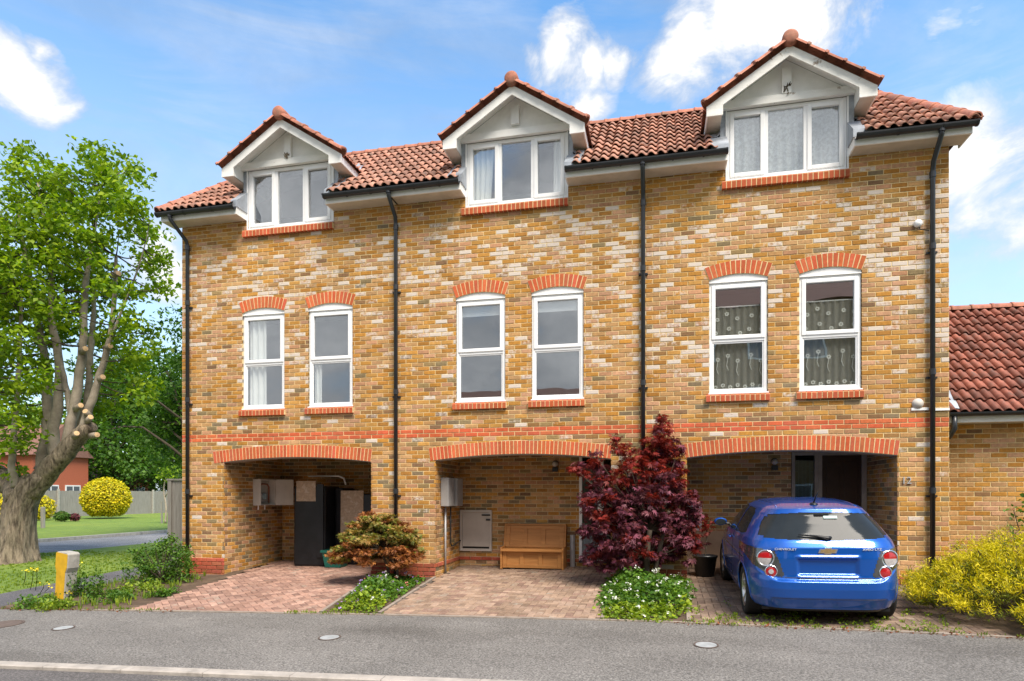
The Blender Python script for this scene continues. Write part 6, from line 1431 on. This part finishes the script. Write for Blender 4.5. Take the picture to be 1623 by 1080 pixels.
for cx, cy, rx, ry, n in regs:
    for k in range(n):
        a = rg.uniform(0, 6.28); q = math.sqrt(rg.random()); dep = (1-q*q)**.5*.75 if n > 30 else .2; c = w3(cx+rx*q*math.cos(a), cy+ry*q*math.sin(a), Zm+rg.uniform(-1, 1)*dep)
        if c.y > -.08: c.y = -.08-rg.random()*.2
        s0 = stem[2] if c.z > 1.0 else stem[1]
        if rg.random() < .4: limb(m, [s0+Vector((0, .1, 0)), s0.lerp(c, .55)+Vector((0, .12, -.05)), c], [.011, .007, .003], 5, 2)
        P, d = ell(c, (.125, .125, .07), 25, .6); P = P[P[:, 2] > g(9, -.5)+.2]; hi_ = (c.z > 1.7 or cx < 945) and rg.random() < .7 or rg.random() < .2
        if len(P): (pr_ if hi_ else pd_).append(palmate(P, .082, .9, 5))
m.build('branches', Mt['bark_dark'], mp, True); PT = [(1, 1, 1), (.7, .8, 1.0), (1.3, 1.9, 1.9), (1.6, 2.2, 2.6), (.6, .6, .8), (1.1, 1.2, 1.6)]
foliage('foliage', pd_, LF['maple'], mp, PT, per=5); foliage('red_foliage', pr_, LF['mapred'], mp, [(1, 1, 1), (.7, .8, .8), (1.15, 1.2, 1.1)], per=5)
# geraniums and other bedding under the two trees
def bedding(poly, n, label, mix, hmax, fcol, nf, edge=None, name='flower_bed'):
    cx = sum(p[0] for p in poly)/len(poly); cy = sum(p[1] for p in poly)/len(poly); rt = empty(name, (cx, cy, g(cx, cy)), label, 'flowers')
    pts = scatter(poly, n, 0, 0, rg); hh = lambda x, y: hmax*(.45+.55*math.sin(2.1*x+1.3*y)**2)*(.55+.45*min(1, (y-min(p[1] for p in poly))/.9))
    by = {}
    def soft(x, y):
        d = min(abs((b[0]-a[0])*(a[1]-y)-(a[0]-x)*(b[1]-a[1]))/math.hypot(b[0]-a[0], b[1]-a[1]) for a, b in zip(poly, poly[1:]+poly[:1])); return min(1., .18+d/.34)
    h0 = hh; hh = lambda x, y: h0(x, y)*soft(x, y)*(.75+.5*math.sin(7*x+3*math.sin(5*y))**2*.6)
    pts = [(x+rg.gauss(0, .035), y+rg.gauss(0, .05), z) for x, y, z in pts if rg.random() < .35+.65*soft(x, y)]
    for (x, y, z) in pts:
        k = edge(x, y) if edge else 0; by.setdefault(mix[k], []).append((x, y, z+hh(x, y)*rg.random()**.55))
    for mk, P in by.items(): cover_leaves(P, .055, LF[mk], 'foliage', rt)
    for fc, cnt in zip(fcol, nf):
        P = [(x, y, z+hh(x, y)*1.05+rg.uniform(.0, .06)) for x, y, z in scatter(poly, cnt, 0, 0, rg)]; Q = np.repeat(np.array(P), 5, 0)+NP.normal(0, .008, (cnt*5, 3)); foliage('blossom', [leaves(Q, .03, .8, .2, .9)], LF[fc], rt, [(1, 1, 1)])
bedding([(4.78, -2.85), (5.42, -2.85), (5.22, -.35), (4.25, -.35)], 5200, 'geranium bed with violet and white flowers below the orange acer', ('lime', 'green'), .30, ('violet', 'white', 'pink'), (34, 18, 5), lambda x, y: 0 if y < -2.2 else 1)
bedding([(8.56, -2.84), (9.30, -2.86), (9.62, -2.3), (9.70, -.2), (8.40, -.2), (8.36, -1.6)], 8200, 'white flowered green bedding below the purple maple', ('lime', 'green'), .36, ('white',), (75,), lambda x, y: 0 if y < -2.35 or x > 9.5 and y < -1.8 else 1)
# golden juniper on the right
def juniper():
    ctr = gp(14.05, -1.9); rt = empty('golden_juniper', ctr, 'spreading golden yellow juniper at the right edge', 'shrub'); m = MB(); parts = []; gold = []
    for k in range(620):
        a = rg.uniform(0, 6.28); q = math.sqrt(rg.random()); x = 13.95+1.45*q*math.cos(a); y = -1.95+1.28*q*math.sin(a)
        base = gp(x*.75+14.0*.25, y*.8-1.9*.2, .05); top = .18+.86*(1-q**2.2)*rg.uniform(.6, 1.05)
        lean = Vector(((x-14.0)*.35+rg.uniform(-.15, .15), (y+1.9)*.3+rg.uniform(-.15, .15), 0)); tip = Vector((x, y, g(x, y)+top))+lean*.5
        base = gp(x, y, max(.02, top*.35)) if q > .4 else base
        m.tube([base, base.lerp(tip, .55)+Vector((0, 0, .04)), tip], [.008, .006, .002], 4)
        for j in range(8):
            t = .2+.8*j/7; c = base.lerp(tip, t)+Vector((rg.gauss(0, .035), rg.gauss(0, .035), rg.gauss(0, .02)+.03)); n = 22; d = (tip-base).normalized(); P = []
            for _ in range(n): P.append(tuple(c+Vector((rg.gauss(0, .035), rg.gauss(0, .035), rg.gauss(0, .03)))))
            (gold if t > .5 and rg.random() < .8 else parts).append(leaves(np.array(P), .05, .25, .4, .2, .1, -1.1))
    m.build('branches', Mt['bark_dark'], rt); foliage('foliage', parts, LF['juni'], rt, [(1, 1, 1), (.6, .7, .6), (.8, .85, .7), (.45, .6, .6)]); foliage('golden_tips', gold, LF['gold'], rt, [(1, 1, 1), (.85, .85, .8), (1.1, 1.05, 1)])
juniper()
rb_ = gp(14.62, .1); rs = empty('rose_bush', rb_, 'green leaved bush with reddish buds against the low wing wall', 'shrub'); m = MB(); P = []; Pr = []
for k in range(9):
    a = rg.uniform(0, 6.28); t = rb_+Vector((.28*math.cos(a), .12*math.sin(a), rg.uniform(.9, 1.45))); limb(m, [rb_, rb_.lerp(t, .5)+Vector((0, 0, .1)), t], [.012, .009, .005], 5, 3)
    P += [tuple(rb_.lerp(t, rg.uniform(.45, 1))+Vector((rg.gauss(0, .08), rg.gauss(0, .05), rg.gauss(0, .06)))) for _ in range(40)]; Pr += [tuple(t+Vector((rg.gauss(0, .02), rg.gauss(0, .02), .02))) for _ in range(5)]
m.build('stems', Mt['bark_dark'], rs); foliage('foliage', [leaves(np.array(P), .075, .4)], LF['green'], rs, GREEN); foliage('buds', [leaves(np.array(Pr), .04, .4)], LF['mapred'], rs, [(1, 1, 1)], kind='stuff')
# potted plant between the maple and the car
pt_ = gp(9.98, .55); pr = empty('plant_pot', pt_, 'black pot with a red leaved sapling left of the blue car', 'pot')
MB().lathe([(0, .0), (.15, 0), (.20, .33), (.215, .33), (.215, .36), (.18, .36), (.17, .30), (0, .30)], 20, Matrix.Translation(pt_)).build('pot', Mt['black'], pr, True)
m = MB(); limb(m, [pt_+Vector((0, 0, .3)), pt_+Vector((.03, 0, .7)), pt_+Vector((-.02, 0, 1.0))], [.012, .01, .005], 6); m.build('stem', Mt['bark_dark'], pr); P, d = ell(pt_+Vector((0, -.05, .88)), (.16, .14, .2), 60, .6); foliage('foliage', [palmate(P, .08, .6)], LF['mapred'], pr, [(1, 1, 1), (1.2, 1.5, 1.4)], per=5)
# weeds in the joints of the right drive and along the pavement edge
jw = [(x, y, g(x, y)+.002) for x, y in [(rg.uniform(9.6, 12.6), min(-.6, -3.0+abs(rg.gauss(0, .55)))) for _ in range(150)]]
weeds('joint_weeds', jw, 'small weeds growing in the joints of the drive behind the car', LF['lime'], (.015, .06), 6, .005)
cover_leaves([(x+rg.gauss(0, .03), y+rg.gauss(0, .03), z+rg.uniform(.01, .05)) for x, y, z in rg.sample(jw, 90) for _ in range(7)], .03, LF['lime'], 'creeping_weeds', None, GREEN, label='creeping yellow green weeds between the blocks of the right drive', cat='weeds', kind='stuff')
ew = [(x, edge_y(x)+rg.uniform(-.04, .06), g(x, edge_y(x))+.005) for x in [rg.choice((rg.uniform(-.5, 2.2), rg.uniform(4.2, 5.6), rg.uniform(8.4, 13.4))) for _ in range(210)]]
weeds('edge_weeds', ew, 'grass and weeds along the pavement edge', LF['grassb'], (.02, .07), 5, .005)
lit = [(x, edge_y(x)+rg.gauss(-.03, .05), g(x, edge_y(x))+.008) for x in [rg.choice((rg.uniform(-.3, 2.5), rg.uniform(9.4, 13.5), rg.uniform(9.4, 13.5))) for _ in range(420)]]
foliage('leaf_litter', [leaves(np.array(lit), .035, .9, .4, .6, .1)], LF['acer2'], None, [(.5, .4, .4), (.8, .6, .5), (.35, .3, .3)], kind='stuff'); tag(bpy.data.objects['leaf_litter'], 'brown dead leaves along the pavement edge', 'leaf litter')
